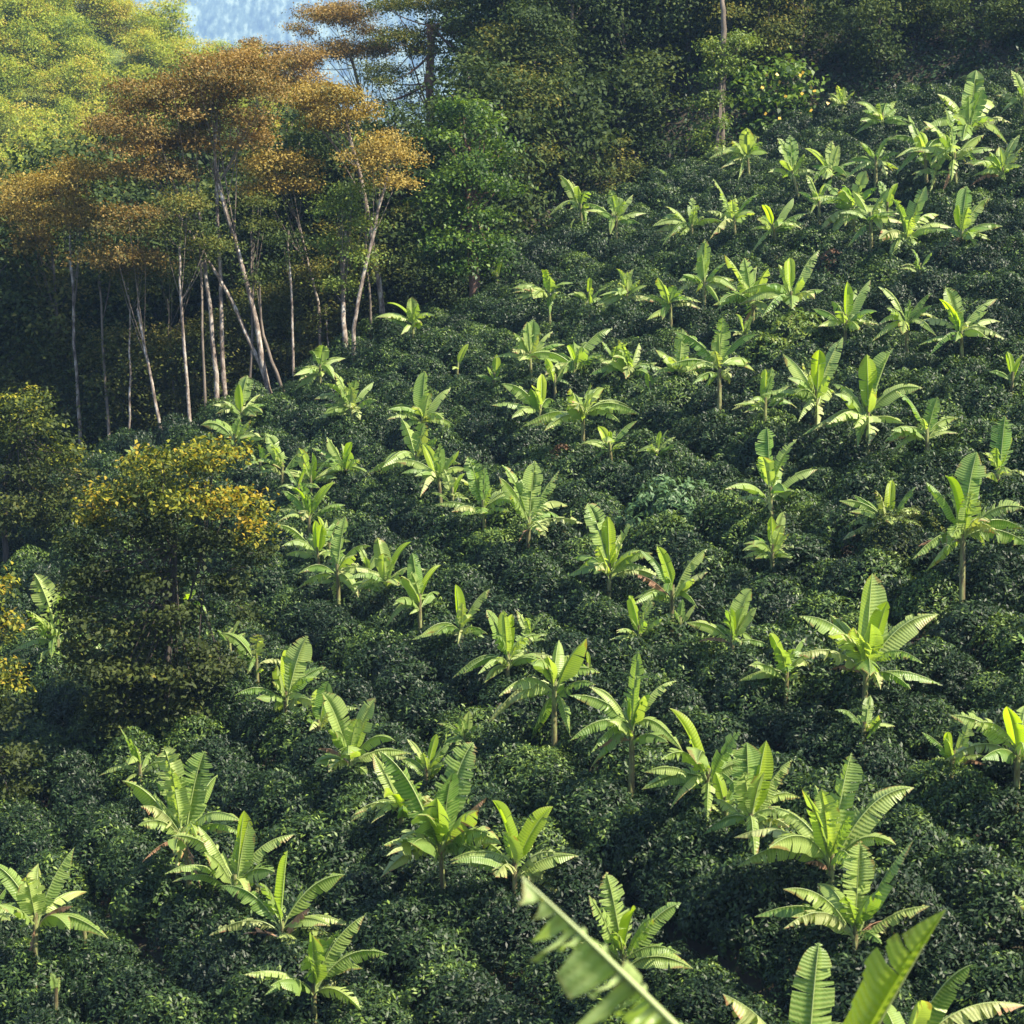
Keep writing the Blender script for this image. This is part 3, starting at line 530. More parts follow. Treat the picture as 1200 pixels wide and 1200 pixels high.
def leaf_part(root, org, p0, p2, kind, seed, wf=1.0, near=False, bend=None, twist=None, tear=None, name='leaf'):
    """one banana leaf: arching midrib, two half-blades split into lobes where the wind tore them"""
    g = random.Random(seed)
    p0 = np.asarray(p0, float); p2 = np.asarray(p2, float)
    v = p2 - p0; L = float(np.linalg.norm(v)); h = v.copy(); h[2] = 0; hl = float(np.linalg.norm(h)); hor = hl / L
    up = np.array((0, 0, 1.))
    if bend is None: bend = (.16 + .26 * hor) * g.uniform(.7, 1.2) * (1.0 if v[2] > -.2 * L else 1.35)
    if kind == 'dead': bend *= .8
    p1 = p0 + v * (.40 if hor > .4 else .5) + up * L * bend * 1.12 - v * .06 * (v[2] < 0)
    n = 44 if near else 20
    mid = bez(p0, p1, p2, n + 1)
    T = unit(np.gradient(mid, axis=0))
    view = unit(p0)                                     # from the camera to the plant: only decides how leaves are turned
    hd = h / hl if hl > .25 * L else unit(np.array((g.uniform(-1, 1), g.uniform(-.5, .5), 0)))
    side0 = np.cross(hd, up)
    tw = (g.uniform(-.2, .75) if twist is None else twist)
    if hor < .35: tw = g.uniform(-.5, .5); side0 = unit(np.array((1, g.uniform(-.7, .7), 0)))
    if kind == 'dead': tw += g.uniform(-.5, .5)
    W = L * g.uniform(.14, .185) * wf * (.8 if kind == 'young' else 1) * (1.1 if hor < .4 else 1)
    if kind == 'dead': W *= .75
    tear = (g.uniform(.2, .75) if kind == 'leaf' else {'young': .1, 'old': .7, 'dead': .8, 'frond': .9}[kind]) if tear is None else tear
    fold = g.uniform(-.75, -.15) if hor > .45 else g.uniform(-.1, .7)
    if kind == 'young': fold = g.uniform(.3, .9)
    if kind == 'dead': fold = -1.1
    V, Fc, FM, UV = [], [], [], []
    S, Nn = [], []
    for i in range(n + 1):
        s = side0 - T[i] * np.dot(side0, T[i]); s = unit(s)
        nn = unit(np.cross(s, T[i]))
        if nn[2] < 0 and hor >= .35: nn = -nn
        # turn the upper face a little towards the viewer's side of the slope
        sg = 1 if np.dot(s, view) > 0 else -1
        s2 = unit(s * math.cos(tw) + nn * math.sin(tw) * sg); nn = unit(np.cross(T[i], s2)); 
        if np.dot(nn, up) < 0 and hor >= .35: nn = -nn
        S.append(s2); Nn.append(nn)
    u0 = .13
    def prof(u):
        if u < u0: return .05
        q = (u - u0) / (1 - u0)
        return max(0.03, min(1, (q / .16)) ** .55 * (1 - max(0, (q - .45) / .55) ** 2.1))
    def add(pt, u, vv): V.append(pt - org); UV.append((u, vv)); return len(V) - 1
    mv = [add(mid[i], i / n, 0) for i in range(n + 1)]
    FS = 1 if S[n // 2][0] < 0 else -1
    for sd_ in (-1, 1):
        lobe = 0.0; cut = True; sag = g.uniform(-.1, .1); lenf = 1.0
        prev = None
        for i in range(n):
            ua, ub = i / n, (i + 1) / n
            if cut:
                sag = g.uniform(-.45, .25) * (1.6 if kind in ('old', 'dead') else 1) * (.4 + tear); lenf = 1 - tear * g.uniform(0, .35)
                skew = g.uniform(-.03, .10)
                prev = None
            cutn = g.random() < tear
            if kind == 'frond' and cut: sag = g.uniform(-.9, .35); lenf = g.uniform(.4, 1.15) * (1.15 if sd_ == FS else .6)
            rows = []
            for (ii, u, inner) in ((i, ua, .0), (i + 1, ub, 0.)):
                if ii == i and prev is not None: rows.append(prev); continue
                w_ = W * prof(u) * lenf * (1 + .05 * math.sin(9 * u + seed))
                edge_in = 0
                if ii == i and cut and i > 1: edge_in = .55 if kind == 'frond' else .12
                if ii == i + 1 and cutn: edge_in = .55 if kind == 'frond' else .12
                a = fold + sag
                d1 = S[ii] * sd_ * math.cos(a) + Nn[ii] * math.sin(a)
                a2 = a - (.35 if hor > .4 else .1)
                d2 = S[ii] * sd_ * math.cos(a2) + Nn[ii] * math.sin(a2)
                m_ = mid[ii]; tdir = T[ii]
                gap = tdir * (L / n) * edge_in * (1 if ii == i else -1)
                q1 = m_ + d1 * w_ * .5 + gap * .6 + tdir * w_ * .06
                q2 = q1 + d2 * w_ * .5 + gap * 1.2 + tdir * w_ * (.10 + skew)
                rows.append((mv[ii], add(q1, u, .5), add(q2, u, 1)))
            r0, r1 = rows
            if ub > u0 * .8:
                for k in (0, 1):
                    Fc.append((r0[k], r0[k + 1], r1[k + 1], r1[k])); FM.append(0)
            prev = None if cutn else r1
            cut = cutn
    # midrib, three-sided
    base = None
    for i in range(n + 1):
        r = L * (.016 if kind == 'frond' else .0095) * (1 - .8 * i / n) * (1.5 if i < 3 else 1)
        ids = [add(mid[i] + S[i] * r, i / n, .02), add(mid[i] - Nn[i] * r * 1.6, i / n, .02), add(mid[i] - S[i] * r, i / n, .02), add(mid[i] + Nn[i] * r * .5, i / n, .02)]
        if base:
            for k in range(4): Fc.append((base[k], base[(k + 1) % 4], ids[(k + 1) % 4], ids[k])); FM.append(1)
        base = ids
    mt = {'leaf': M['leaf'], 'frond': M['frond'], 'young': M['young'], 'old': M['old'], 'dead': M['dead']}[kind]
    rm = M['dead'] if kind == 'dead' else M['rib']; V = np.array(V); Fc = np.array(Fc); FM = np.array(FM); UV = np.array(UV)
    split = p0[1] < 62
    if split:
        i0 = Fc[FM == 1].min()
        me = mesh(name, V[:i0], Fc[FM == 0], [mt], uv=UV[:i0], smooth=True)
    else: me = mesh(name, V, Fc, [mt, rm], FM, uv=UV, smooth=True)
    o = link('dead_leaf' if kind == 'dead' else name, me, root)
    if split: link('midrib', mesh('midrib', V[i0:], Fc[FM == 1] - i0, [rm], smooth=True), o)
    if kind == 'dead': o['label'] = 'withered brown leaf'
    elif kind == 'young': o['label'] = 'bright yellow green young leaf'
    return o
def banana(foot3, Zd, cr, tips, label, seed, zb=None, wf=1.0, near=False, group='banana plants among the coffee', L0=None):
    g = random.Random(seed)
    gx_, gy_ = foot3[0], foot3[1]
    org = np.array((gx_, gy_, gz(gx_, gy_)))
    root = bpy.data.objects.new('banana_plant', None); C.objects.link(root); root.location = org
    root.empty_display_size = .3
    tag(root, label, 'banana plant', group)
    crown = P(cr[0], cr[1], Zd)
    hst = max(.4, crown[2] - org[2])
    r0 = .045 + .016 * hst
    m1 = (org + crown) / 2 + np.array((g.uniform(-.08, .08), g.uniform(-.08, .08), 0))
    pth = bez(org - (0, 0, .2), m1, crown + np.array((0, 0, .12)), 8)
    v, f = tube(pth, np.interp(np.linspace(0, 1, 8), [0, .7, 1], [r0, r0 * .8, r0 * .65]), 8)
    st = link('pseudostem', mesh('pseudostem', v - org, f, [M['stem']], smooth=True), root)
    dist = [math.hypot(tx - cr[0], ty - cr[1]) * Zd / FPX for tx, ty, k in tips]
    if L0 is None: L0 = max(.5, max(dist) * 1.04)
    if len(tips) >= 4 and not near:                     # leaves that point away from or towards the viewer
        for e in range(5 if len(tips) >= 7 else 3):
            q_ = L0 * FPX / Zd
            if e >= 2: nt_ = (cr[0] + g.choice((-1, 1)) * g.uniform(.45, .95) * q_, cr[1] + g.uniform(-.15, .38) * q_)
            else: nt_ = (cr[0] + g.uniform(-.3, .3) * q_, cr[1] + (g.uniform(-.6, -.2) if e % 2 else g.uniform(-.05, .3)) * q_)
            tips = tips + [nt_ + (g.choice(('', '', '', 'o')),)]
            dist.append(math.hypot(tips[-1][0] - cr[0], tips[-1][1] - cr[1]) * Zd / FPX)
    for i, (tx, ty, k) in enumerate(tips):
        kind = {'y': 'young', 'o': 'old', 'd': 'dead', '': 'leaf'}[k]
        d = dist[i]
        rem = math.sqrt(max(0, (L0 * g.uniform(.75, 1)) ** 2 - d * d))
        upw = max(0, (cr[1] - ty)) * Zd / FPX / max(d, .01)
        dz = rem * g.choice((-1, 1, -1)) * (g.uniform(.25, .6) if upw > .9 else g.uniform(.45, .95))
        if kind == 'dead': dz *= .4
        tip = P(tx, ty, Zd + dz)
        p0 = crown + np.array((g.uniform(-.04, .04), g.uniform(-.04, .04), g.uniform(-.1, .06) - (.35 if kind == 'dead' else g.uniform(.08, .42) * (1.1 if upw < .5 else .8)) * min(1, hst / 2)))
        # the tip of an arching leaf lies below its highest point: keep leaves plausible in length
        leaf_part(root, org, p0, tip, kind, seed * 31 + i, wf * (1.15 if Zd > 70 else 1) * (1.25 if d < .55 * L0 else 1), near)
    return root
for pl in PLANTS: banana(*pl)
# the two leaves close to the camera, out of focus
def near_plant(Zd, crown, foot, leaves, label, seed):
    c3 = P(crown[0], crown[1], Zd); org = np.array((c3[0], c3[1], gz(c3[0], c3[1])))
    root = bpy.data.objects.new('banana_plant', None); C.objects.link(root); root.location = org; tag(root, label, 'banana plant', 'banana plants near the camera')
    v, f = tube(bez(org - (0, 0, .2), (org + c3) / 2 + np.array((.1, 0, 0)), c3, 9), np.linspace(.16, .07, 9), 10)
    link('pseudostem', mesh('pseudostem', v - org, f, [M['stem']], smooth=True), root)
    for i, (tx, ty, dz, kind, wf, bend, tw, tear) in enumerate(leaves):
        leaf_part(root, org, c3, P(tx, ty, Zd + dz), kind, seed + i, wf, True, bend, tw, tear)
    return root
near_plant(12.5, (935, 1350), None, [(612, 1028, .3, 'frond', 1.2, .03, .25, .62), (1050, 1500, .6, 'leaf', 1, .3, .2, .5), (800, 1540, -.5, 'leaf', 1, .3, .2, .5)],
           'blurred torn banana frond close to the camera, slanting across the bottom', 900)
near_plant(22, (962, 1330), None, [(1108, 1066, -.5, 'young', 1.6, .06, .0, .2), (1130, 1420, .8, 'leaf', 1, .3, .2, .5), (880, 1400, .5, 'leaf', 1, .3, .2, .5)],
           'large smooth yellow green banana leaf rising close at the bottom right', 950)
# ------------------------------------------------------------------ trees
def crown_mesh(name, blobs, mt, card, dens, top_tint=.0, org=(0, 0, 0), seed=1, flat=.35):
    """leaves clustered in tufts over the shells of many ragged clumps; blobs = [(centre, rx, ry, rz)]"""
    g = np.random.default_rng(seed)
    cen, nrm, tt = [], [], []
    for c, rx, ry, rz in blobs:
        area = 4 * (rx * ry + rx * rz + ry * rz) / 3 * 3.14 / 2
        nt_ = max(5, int(area * 1.9))                        # tufts
        u = unit(g.normal(size=(nt_, 3))); u[:, 2] = np.where(g.random(nt_) < .72, np.abs(u[:, 2]), u[:, 2])
        rad = g.uniform(.6, 1.08, (nt_, 1))
        tc = np.asarray(c) + u * np.array((rx, ry, rz)) * rad
        k = max(3, int(dens * area / nt_ / (card * card) * 1.9))
        ts = np.repeat(tc, k, 0); uu = np.repeat(u, k, 0); n = len(ts)
        tr = min(.42, .3 * max(rx, rz)) + card * .6
        off = g.normal(size=(n, 3)) * np.array((tr, tr, tr * .5))
        cen.append(ts + off); nrm.append(unit(uu * .6 + g.normal(0, .45, (n, 3)) + np.array((0, 0, .75))))
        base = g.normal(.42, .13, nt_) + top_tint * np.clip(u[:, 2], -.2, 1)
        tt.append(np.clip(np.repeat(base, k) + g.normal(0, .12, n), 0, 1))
    cen, nrm, tt = map(np.concatenate, (cen, nrm, tt)); n = len(cen)
    ln = g.uniform(.7, 1.35, n) * card
    v, f, t = cards(cen - np.asarray(org), nrm, ln, ln * .62, tt)
    return mesh(name, v, f, [mt], tint=t)
def tree(name, label, paths, clumps, mt, bk, Zd=None, card=.22, dens=1.0, top=.3, seed=1, cat='tree', group=None, spread=.8, limbs=True, extra=None, low_y=None):
    """paths: list of trunks, each [(px, py), ..] foot first, + widths; clumps in photo pixels (cx, cy, rx, ry) at the tree's depth"""
    g = random.Random(seed)
    f0 = paths[0][0]
    if Zd is None:
        p, Zd = onfield(*f0)
    else: p = P(f0[0], f0[1], Zd)
    org = np.array((p[0], p[1], gz(p[0], p[1])))
    root = bpy.data.objects.new(name, None); C.objects.link(root); root.location = org; tag(root, label, cat, group)
    tops = []
    for pts_, w0 in [(paths[i], paths[i + 1]) for i in range(0, len(paths), 2)]:
        wp = [P(x, y, Zd + (.5 * g.uniform(-1, 1) if i else 0)) for i, (x, y) in enumerate(pts_)]
        q = wp[0].copy(); q[2] = min(q[2], gz(q[0], q[1])) - .3
        wp[0][2] = max(wp[0][2], q[2] + .35); wp = [q] + wp
        wp = np.array(wp); sI = np.linspace(0, len(wp) - 1, 12)
        pth = np.stack([np.interp(sI, range(len(wp)), wp[:, k]) for k in range(3)], 1)
        pth[1:-1] = (pth[:-2] + 2 * pth[1:-1] + pth[2:]) / 4 + np.array([[g.uniform(-.05, .05), g.uniform(-.05, .05), 0] for _ in range(10)])
        rr = w0 * Zd / FPX / 2
        rad = np.linspace(rr * 1.1, rr * .5, 12); rad[0] *= 1.35
        v, f = tube(pth, rad, 8); link('trunk', mesh('trunk', v - org, f, [bk], smooth=True), root); tops.append((pth, rad))
    blobs = []; low = []; lim = []; pads = mt in (M['rust'], M['gold'], M['shade_tree'])
    for (cx_, cy_, rx, ry) in clumps:
        s = Zd / FPX; a = rx * s; b_ = ry * s
        m_ = 3 if rx > 24 else 2
        for j in range(m_):
            dz = (j - (m_ - 1) / 2) * a * spread + g.uniform(-.3, .3)
            c = P(cx_ + g.uniform(-.25, .25) * rx, cy_ + g.uniform(-.2, .2) * ry, Zd + dz)
            sc_ = g.uniform(.62, .9) if j != m_ // 2 else 1
            if pads:                                   # flat sprays stacked in tiers
                for e in range(4):
                    an = g.uniform(0, 6.28); q_ = g.uniform(.15, .75) * a
                    cc = c + np.array((q_ * math.cos(an), q_ * math.sin(an) * .8, g.uniform(-.7, .7) * b_))
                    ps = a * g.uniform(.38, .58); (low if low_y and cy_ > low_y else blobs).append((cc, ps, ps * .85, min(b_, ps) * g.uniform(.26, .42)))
            for e in range(0 if pads else 2 if a > 1.3 else 1):
                cc = c + np.array((g.uniform(-.45, .45) * a, g.uniform(-.3, .3) * a, g.uniform(-.35, .35) * b_)) * (1 if e else .3)
                blobs.append((cc, a * sc_ * (.7 if e else .9), a * sc_ * .8, b_ * sc_ * (.6 if e else .9)))
            pth, rad = min(tops, key=lambda t_: np.linalg.norm(t_[0][-1] - c))
            k = g.randint(8, 11) if limbs else 10
            st = pth[k]; md = (st + c) / 2 + np.array((0, 0, -.12 * np.linalg.norm(c - st)))
            lim.append(tube(bez(st, md, c, 7), np.linspace(rad[k] * .3, .012, 7), 5))
    v, f = joinm(lim); link('branches', mesh('branches', v - org, f, [M['grey_bark'] if bk is M['white_bark'] else bk], smooth=True), root)
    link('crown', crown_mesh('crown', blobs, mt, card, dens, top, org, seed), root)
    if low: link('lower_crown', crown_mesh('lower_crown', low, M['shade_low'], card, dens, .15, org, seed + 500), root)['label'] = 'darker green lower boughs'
    if extra: extra(root, org, Zd)
    return root
WB, GB, BB, DB = M['white_bark'], M['grey_bark'], M['brown_bark'], M['dark_bark']
# --- shade trees in the field, lower left
tree('shade_tree', 'round shade tree with yellow and orange tipped leaves standing in the coffee at the left', [[(197, 893), (194, 800), (203, 700), (205, 640)], 9, [(200, 760), (225, 690), (240, 640)], 4],
     [(180, 545, 45, 18), (240, 540, 45, 22), (95, 640, 30, 16), (85, 690, 26, 16), (300, 595, 24, 14), (305, 645, 22, 14), (285, 720, 24, 14), (90, 755, 26, 16), (140, 690, 36, 18), (215, 720, 40, 18), (240, 760, 34, 18), (125, 850, 30, 12), (160, 780, 44, 20), (140, 580, 40, 16), (200, 585, 50, 22), (262, 590, 42, 22), (110, 610, 32, 14), (165, 630, 48, 20), (230, 635, 45, 22), (288, 625, 30, 22),
      (115, 670, 36, 18), (180, 680, 45, 22), (290, 665, 24, 18), (255, 690, 30, 14), (110, 730, 40, 20), (160, 745, 45, 22), (105, 785, 34, 18), (150, 800, 45, 22), (215, 795, 50, 22), (265, 780, 25, 16), (190, 835, 50, 16), (120, 825, 34, 14)],
     M['shade_tree'], DB, None, .15, 1.25, .34, 51, low_y=625)
tree('shade_tree', 'dark green shade tree with yellowing top cut by the left edge, behind the round one', [[(5, 660), (8, 560), (20, 500)], 8],
     [(20, 475, 38, 16), (50, 500, 34, 15), (5, 515, 35, 18), (75, 530, 34, 14), (35, 545, 40, 18), (95, 560, 22, 10), (20, 580, 45, 18), (70, 582, 35, 14), (-10, 610, 40, 18), (45, 608, 35, 12)],
     M['shade_tree'], DB, 76, .15, 1.2, .34, 52, low_y=530)
tree('shade_tree', 'orange tinged shade tree showing only its right edge low on the left side', [[(-30, 985), (-25, 880), (-22, 760)], 8],
     [(-10, 690, 32, 20), (-8, 740, 30, 22), (-5, 790, 35, 22), (0, 840, 40, 22), (12, 890, 40, 22), (15, 935, 40, 18)],
     M['shade_tree'], DB, 57, .15, 1.2, .40, 53, low_y=830)
# --- the edge of the forest, left: pale trunks under flat rust coloured crowns
def ft(label, paths, clumps, mt, bk, Z=None, card=.13, dens=.95, top=.45, seed=1, name='forest_tree'):
    if mt in (M['rust'], M['gold']): clumps = [(a, b_, c_ * 1.2, d_ * 1.15) for a, b_, c_, d_ in clumps]
    return tree(name, label, paths, clumps, mt, bk, Z, card, dens, top, seed)
ft('rust crowned tree on a white trunk leaning left from the foot of the crossing trunks', [[(318, 474), (290, 330), (255, 215)], 8], [(270, 95, 40, 14), (310, 110, 36, 14), (240, 120, 40, 14), (285, 140, 36, 12), (225, 90, 30, 12)], M['rust'], WB, seed=61)
ft('slanting white trunk crossing the others, with a low rust crown to the left', [[(323, 473), (270, 345), (198, 232)], 6], [(185, 165, 44, 15), (150, 150, 34, 12), (205, 195, 36, 12), (165, 200, 30, 12)], M['rust'], WB, seed=62)
ft('rust crowned tree on the left one of the two straight white trunks', [[(257, 490), (245, 350), (230, 230)], 7], [(200, 105, 44, 15), (165, 125, 38, 13), (230, 140, 36, 13), (150, 105, 22, 9)], M['rust'], WB, seed=63)
ft('rust crowned tree on the right one of the two straight white trunks', [[(264, 487), (258, 340), (252, 195), (255, 130)], 6], [(255, 75, 38, 12), (290, 70, 34, 11), (235, 165, 38, 12), (300, 165, 26, 10)], M['rust'], WB, seed=64)
ft('golden crowned tree on the rightmost of three white trunks near the left edge', [[(94, 522), (87, 390), (82, 270)], 5], [(95, 200, 36, 11), (60, 222, 40, 13), (88, 240, 28, 10), (100, 262, 32, 12)], M['gold'], WB, seed=65, top=.5)
ft('golden crowned tree on the middle one of three trunks near the left edge', [[(70, 512), (68, 390), (60, 290)], 5], [(20, 222, 38, 12), (40, 250, 40, 13), (5, 245, 30, 12), (30, 280, 40, 14)], M['gold'], GB, seed=66, top=.5)
ft('thin grey trunked tree left of the three, its crown in rusty shade', [[(50, 482), (48, 380), (40, 300)], 4], [(15, 310, 42, 16), (60, 315, 36, 14), (10, 350, 35, 16)], M['rust'], GB, seed=67, top=.2)
ft('white trunk leaning left between the golden and the rust crowns', [[(191, 524), (176, 440), (161, 362)], 5], [(150, 260, 38, 15), (130, 300, 38, 14), (170, 310, 34, 14)], M['rust'], WB, seed=68, top=.2)
ft('straight slender white trunk rising behind the yellowing shade tree', [[(223, 517), (217, 430), (212, 342), (210, 290)], 5], [(215, 240, 36, 14), (190, 270, 32, 13), (240, 290, 32, 14)], M['olive'], WB, seed=69, top=.4)
ft('thin dim trunk left of the straight slender white one', [[(208, 488), (200, 420), (196, 350)], 3], [(195, 330, 30, 14), (225, 320, 26, 12)], M['deep'], GB, seed=70)
ft('short pair of thin white trunks at the forest edge with a rust crown above', [[(377, 420), (373, 350), (350, 260)], 5, [(387, 425), (381, 360)], 3], [(325, 200, 36, 13), (350, 215, 28, 11), (305, 225, 26, 10), (320, 185, 28, 9)], M['gold'], WB, seed=71, top=.4)
ft('thick brown and white trunk with a tufted light green crown above it', [[(411, 438), (404, 400), (402, 355), (405, 270)], 8], [(415, 225, 26, 12), (400, 245, 32, 14), (425, 265, 26, 14), (385, 290, 26, 14), (415, 305, 30, 14), (395, 335, 28, 12)], M['lime'], WB, seed=72, top=.35, dens=1)
ft('bright white trunk beside the thick brown one, golden crown high behind it', [[(416, 443), (414, 375), (440, 260), (455, 200)], 6], [(455, 168, 30, 10), (470, 185, 28, 10), (440, 190, 28, 11), (462, 210, 24, 9)], M['gold'], WB, seed=73, top=.5)
ft('pale trunk between the forest edge bananas carrying a high golden crown', [[(450, 402), (447, 340), (425, 220), (405, 140)], 8], [(375, 108, 34, 9), (405, 112, 30, 9), (350, 122, 26, 9), (420, 130, 26, 9), (385, 140, 32, 12)], M['gold'], WB, seed=74, top=.5)
ft('tall tree with rust brown spreading crown against the blue mountain', [[(458, 392), (452, 300), (430, 130), (405, 50)], 7], [(385, 12, 40, 14), (355, 35, 20, 7), (420, 28, 34, 14), (395, 60, 34, 10), (440, 55, 30, 12), (300, 52, 20, 6), (325, 58, 20, 6), (350, 75, 34, 9), (280, 70, 24, 7)], M['rust'], GB, 125, seed=75, top=.45)
ft('dark slanting trunk left of the ivy covered one, under olive leaves', [[(482, 350), (470, 290), (460, 240)], 6], [(450, 235, 26, 14), (475, 255, 26, 16), (462, 290, 26, 16)], M['olive'], DB, seed=76)
ft('tall tree wrapped in brown creepers with an olive green top', [[(508, 372), (506, 250), (503, 120), (505, 30)], 16], [(505, 10, 34, 16), (560, 5, 36, 16), (460, 8, 30, 14), (585, 40, 34, 16), (520, 120, 20, 12), (575, 95, 32, 14), (445, 120, 20, 9), (470, 45, 34, 14), (540, 35, 36, 16), (500, 60, 28, 12), (455, 95, 26, 12), (555, 70, 26, 12), (480, 85, 24, 10), (520, 90, 20, 16), (490, 125, 14, 20)], M['olive'], BB, 112, seed=77, dens=.9)
ft('bright green bushy tree over a thick red brown trunk at the forest corner', [[(557, 377), (556, 330), (550, 250), (548, 170)], 17], [(540, 130, 34, 15), (570, 150, 30, 14), (588, 175, 24, 13), (525, 165, 32, 16), (560, 190, 40, 18), (540, 215, 44, 18), (580, 225, 30, 16), (515, 240, 32, 16), (560, 255, 38, 16), (535, 285, 46, 17), (575, 290, 30, 16), (505, 300, 26, 14), (550, 315, 44, 12)], M['green'], BB, seed=78, dens=1.3, card=.18, top=.3)
ft('pale bare branched snag over the olive canopy at the top centre', [[(655, 330), (640, 120), (625, 45), (608, -25)], 5, [(628, 42), (600, 20), (580, 8)], 2, [(625, 35), (655, 10), (680, -4)], 2, [(620, 25), (595, 27)], 2], [(650, 110, 26, 12), (670, 95, 20, 10)], M['olive'], WB, 122, seed=79, dens=.5)
ft('olive green tree spreading over the forest left of the dark hollow', [[(640, 290), (635, 180), (630, 100)], 6], [(600, 65, 34, 13), (635, 60, 34, 12), (610, 95, 34, 13), (650, 90, 34, 13), (665, 115, 30, 12), (625, 130, 30, 14), (600, 125, 26, 13)], M['olive'], DB, 118, seed=80, dens=.9)
ft('pyramid shaped olive shrub tree at the field edge right of the dark hollow', [[(728, 245), (727, 215), (726, 180)], 4], [(727, 168, 12, 10), (722, 185, 20, 12), (735, 195, 22, 12), (715, 208, 24, 12), (745, 215, 24, 12), (730, 225, 30, 10)], M['olive'], DB, None, .16, 1, .5, 81, 'shrub_tree')
ft('dark round shrub between the olive shrub tree and the vine hung trunk', [[(785, 222), (785, 200), (785, 180)], 4], [(775, 180, 26, 14), (800, 190, 24, 14), (765, 200, 24, 12), (790, 205, 28, 10)], M['deep'], DB, None, .18, 1, .3, 82, 'shrub_tree')
ft('pale trunk at the top right of centre draped in yellow green vines', [[(838, 205), (845, 110), (848, 40)], 6, [(848, 48), (847, 10), (845, -30)], 8], [(845, 60, 16, 14), (843, 90, 17, 16), (841, 120, 17, 16), (839, 150, 17, 16), (838, 182, 18, 16), (835, 60, 12, 18), (830, 95, 12, 20), (826, 130, 12, 20), (822, 165, 10, 18), (850, 75, 20, 12), (870, 50, 22, 12)], M['lime'], GB, None, .16, 1.6, .1, 83)
def flowers(root, org, Zd):
    g = np.random.default_rng(5); n = 16
    c = np.array([P(g.uniform(870, 970), g.uniform(85, 140), Zd - g.uniform(2.4, 2.9)) for _ in range(n)])
    v, f, t = cards(c - org, unit(g.normal(0, .3, (n, 3)) + np.array((0, -1, .3))), np.full(n, .2), np.full(n, .2), np.ones(n))
    fm, nt_, b_ = mat('yellow_flower'); b_.inputs['Base Color'].default_value = (.6, .38, .03, 1)
    link('flowers', mesh('flowers', v, f, [fm], tint=t), root)['kind'] = 'stuff'
tree('flowering_shrub', 'large leaved climbing shrub dotted with yellow flowers above the field edge', [[(905, 165), (905, 140), (905, 110)], 5],
     [(880, 95, 30, 16), (915, 85, 30, 16), (945, 105, 26, 15), (875, 125, 28, 15), (910, 120, 32, 16), (945, 135, 24, 12), (890, 150, 30, 12), (925, 150, 28, 10)], M['green'], DB, None, .32, .9, .1, 84, cat='shrub', extra=flowers)
ft('rust tree filling the gap between the main rust crown and the high golden one', [[(345, 470), (340, 300), (335, 120)], 6], [(320, 88, 34, 11), (350, 98, 30, 11), (300, 100, 26, 10), (345, 75, 26, 9), (365, 62, 26, 10)], M['rust'], GB, 121, seed=85)
ft('dense dark green tree under the high golden crown', [[(372, 440), (370, 300), (368, 200)], 7], [(360, 140, 24, 14), (382, 150, 28, 14), (350, 165, 22, 14), (370, 178, 30, 15), (395, 175, 24, 14), (385, 200, 30, 14), (362, 210, 28, 12)], M['deep'], DB, 119, seed=86)
ft('olive tree with drooping sprays between the golden crowns and the creeper trunk', [[(470, 400), (468, 250), (462, 120)], 6], [(440, 85, 26, 12), (475, 110, 24, 10), (430, 150, 20, 10), (485, 150, 18, 14), (480, 185, 20, 14), (455, 125, 16, 8)], M['olive'], DB, 120, seed=87)
ft('brownish leaved tree in the middle of the left wood below the rust crown', [[(285, 470), (283, 330), (280, 250)], 5], [(270, 200, 34, 13), (300, 215, 32, 13), (285, 240, 36, 14), (320, 255, 30, 13), (255, 225, 28, 12)], M['olive'], GB, 113, seed=88)
ft('rust tree of the left wood standing between the golden crown and the main rust crown', [[(130, 510), (128, 400), (130, 260)], 5], [(130, 175, 34, 12), (115, 150, 26, 10), (150, 200, 34, 12), (120, 215, 34, 13), (160, 230, 30, 12), (135, 245, 34, 13)], M['rust'], GB, 112, seed=89, top=.3)
ft('dark rusty tree low behind the white trunks near the left edge', [[(25, 500), (22, 400), (25, 330)], 5], [(20, 345, 36, 14), (60, 350, 36, 14), (40, 375, 34, 12), (-5, 380, 30, 14), (95, 335, 34, 14), (110, 370, 30, 12)], M['olive'], GB, 110, seed=90, top=.2)
for q_, (x0, y0, x1, y1, w_, cl, lb) in enumerate([
    (12, 505, 8, 380, 4, [(5, 300, 26, 12), (22, 285, 24, 10)], 'slender grey trunk closest to the left edge of the picture'),
    (34, 500, 28, 385, 3, [(40, 290, 24, 10), (25, 330, 26, 12)], 'very thin trunk between the edge trunk and the grey pair at the left'),
    (128, 522, 118, 370, 4, [(112, 290, 28, 12), (130, 320, 28, 12)], 'slender trunk right of the three near the left edge'),
    (150, 522, 152, 380, 3, [(150, 330, 26, 11), (165, 345, 22, 10)], 'thin straight trunk left of the left leaning white one'),
    (240, 505, 236, 350, 4, [(235, 270, 26, 12), (250, 290, 24, 10)], 'thin trunk close to the left of the straight white pair'),
    (290, 480, 296, 330, 4, [(300, 240, 26, 12), (310, 265, 26, 12)], 'dim trunk behind the crossing white trunks'),
    (345, 462, 340, 330, 4, [(335, 280, 26, 12), (350, 300, 24, 11)], 'slender trunk between the crossing trunks and the short white pair'),
    (434, 420, 430, 310, 4, [(432, 320, 22, 10), (440, 295, 20, 10)], 'thin trunk between the thick brown one and the pale one'),
    (335, 470, 306, 390, 5, [(300, 330, 20, 9)], 'short brown trunk leaning beside the foot of the crossing trunks')]):
    ft(lb, [[(x0, y0), ((x0 + x1) / 2 + 2, (y0 + y1) / 2), (x1, y1), (x1 - 2, y1 - 60)], w_], cl, M['olive'] if q_ % 2 else M['deep'], GB if q_ % 3 else M['white_bark'], seed=300 + q_)
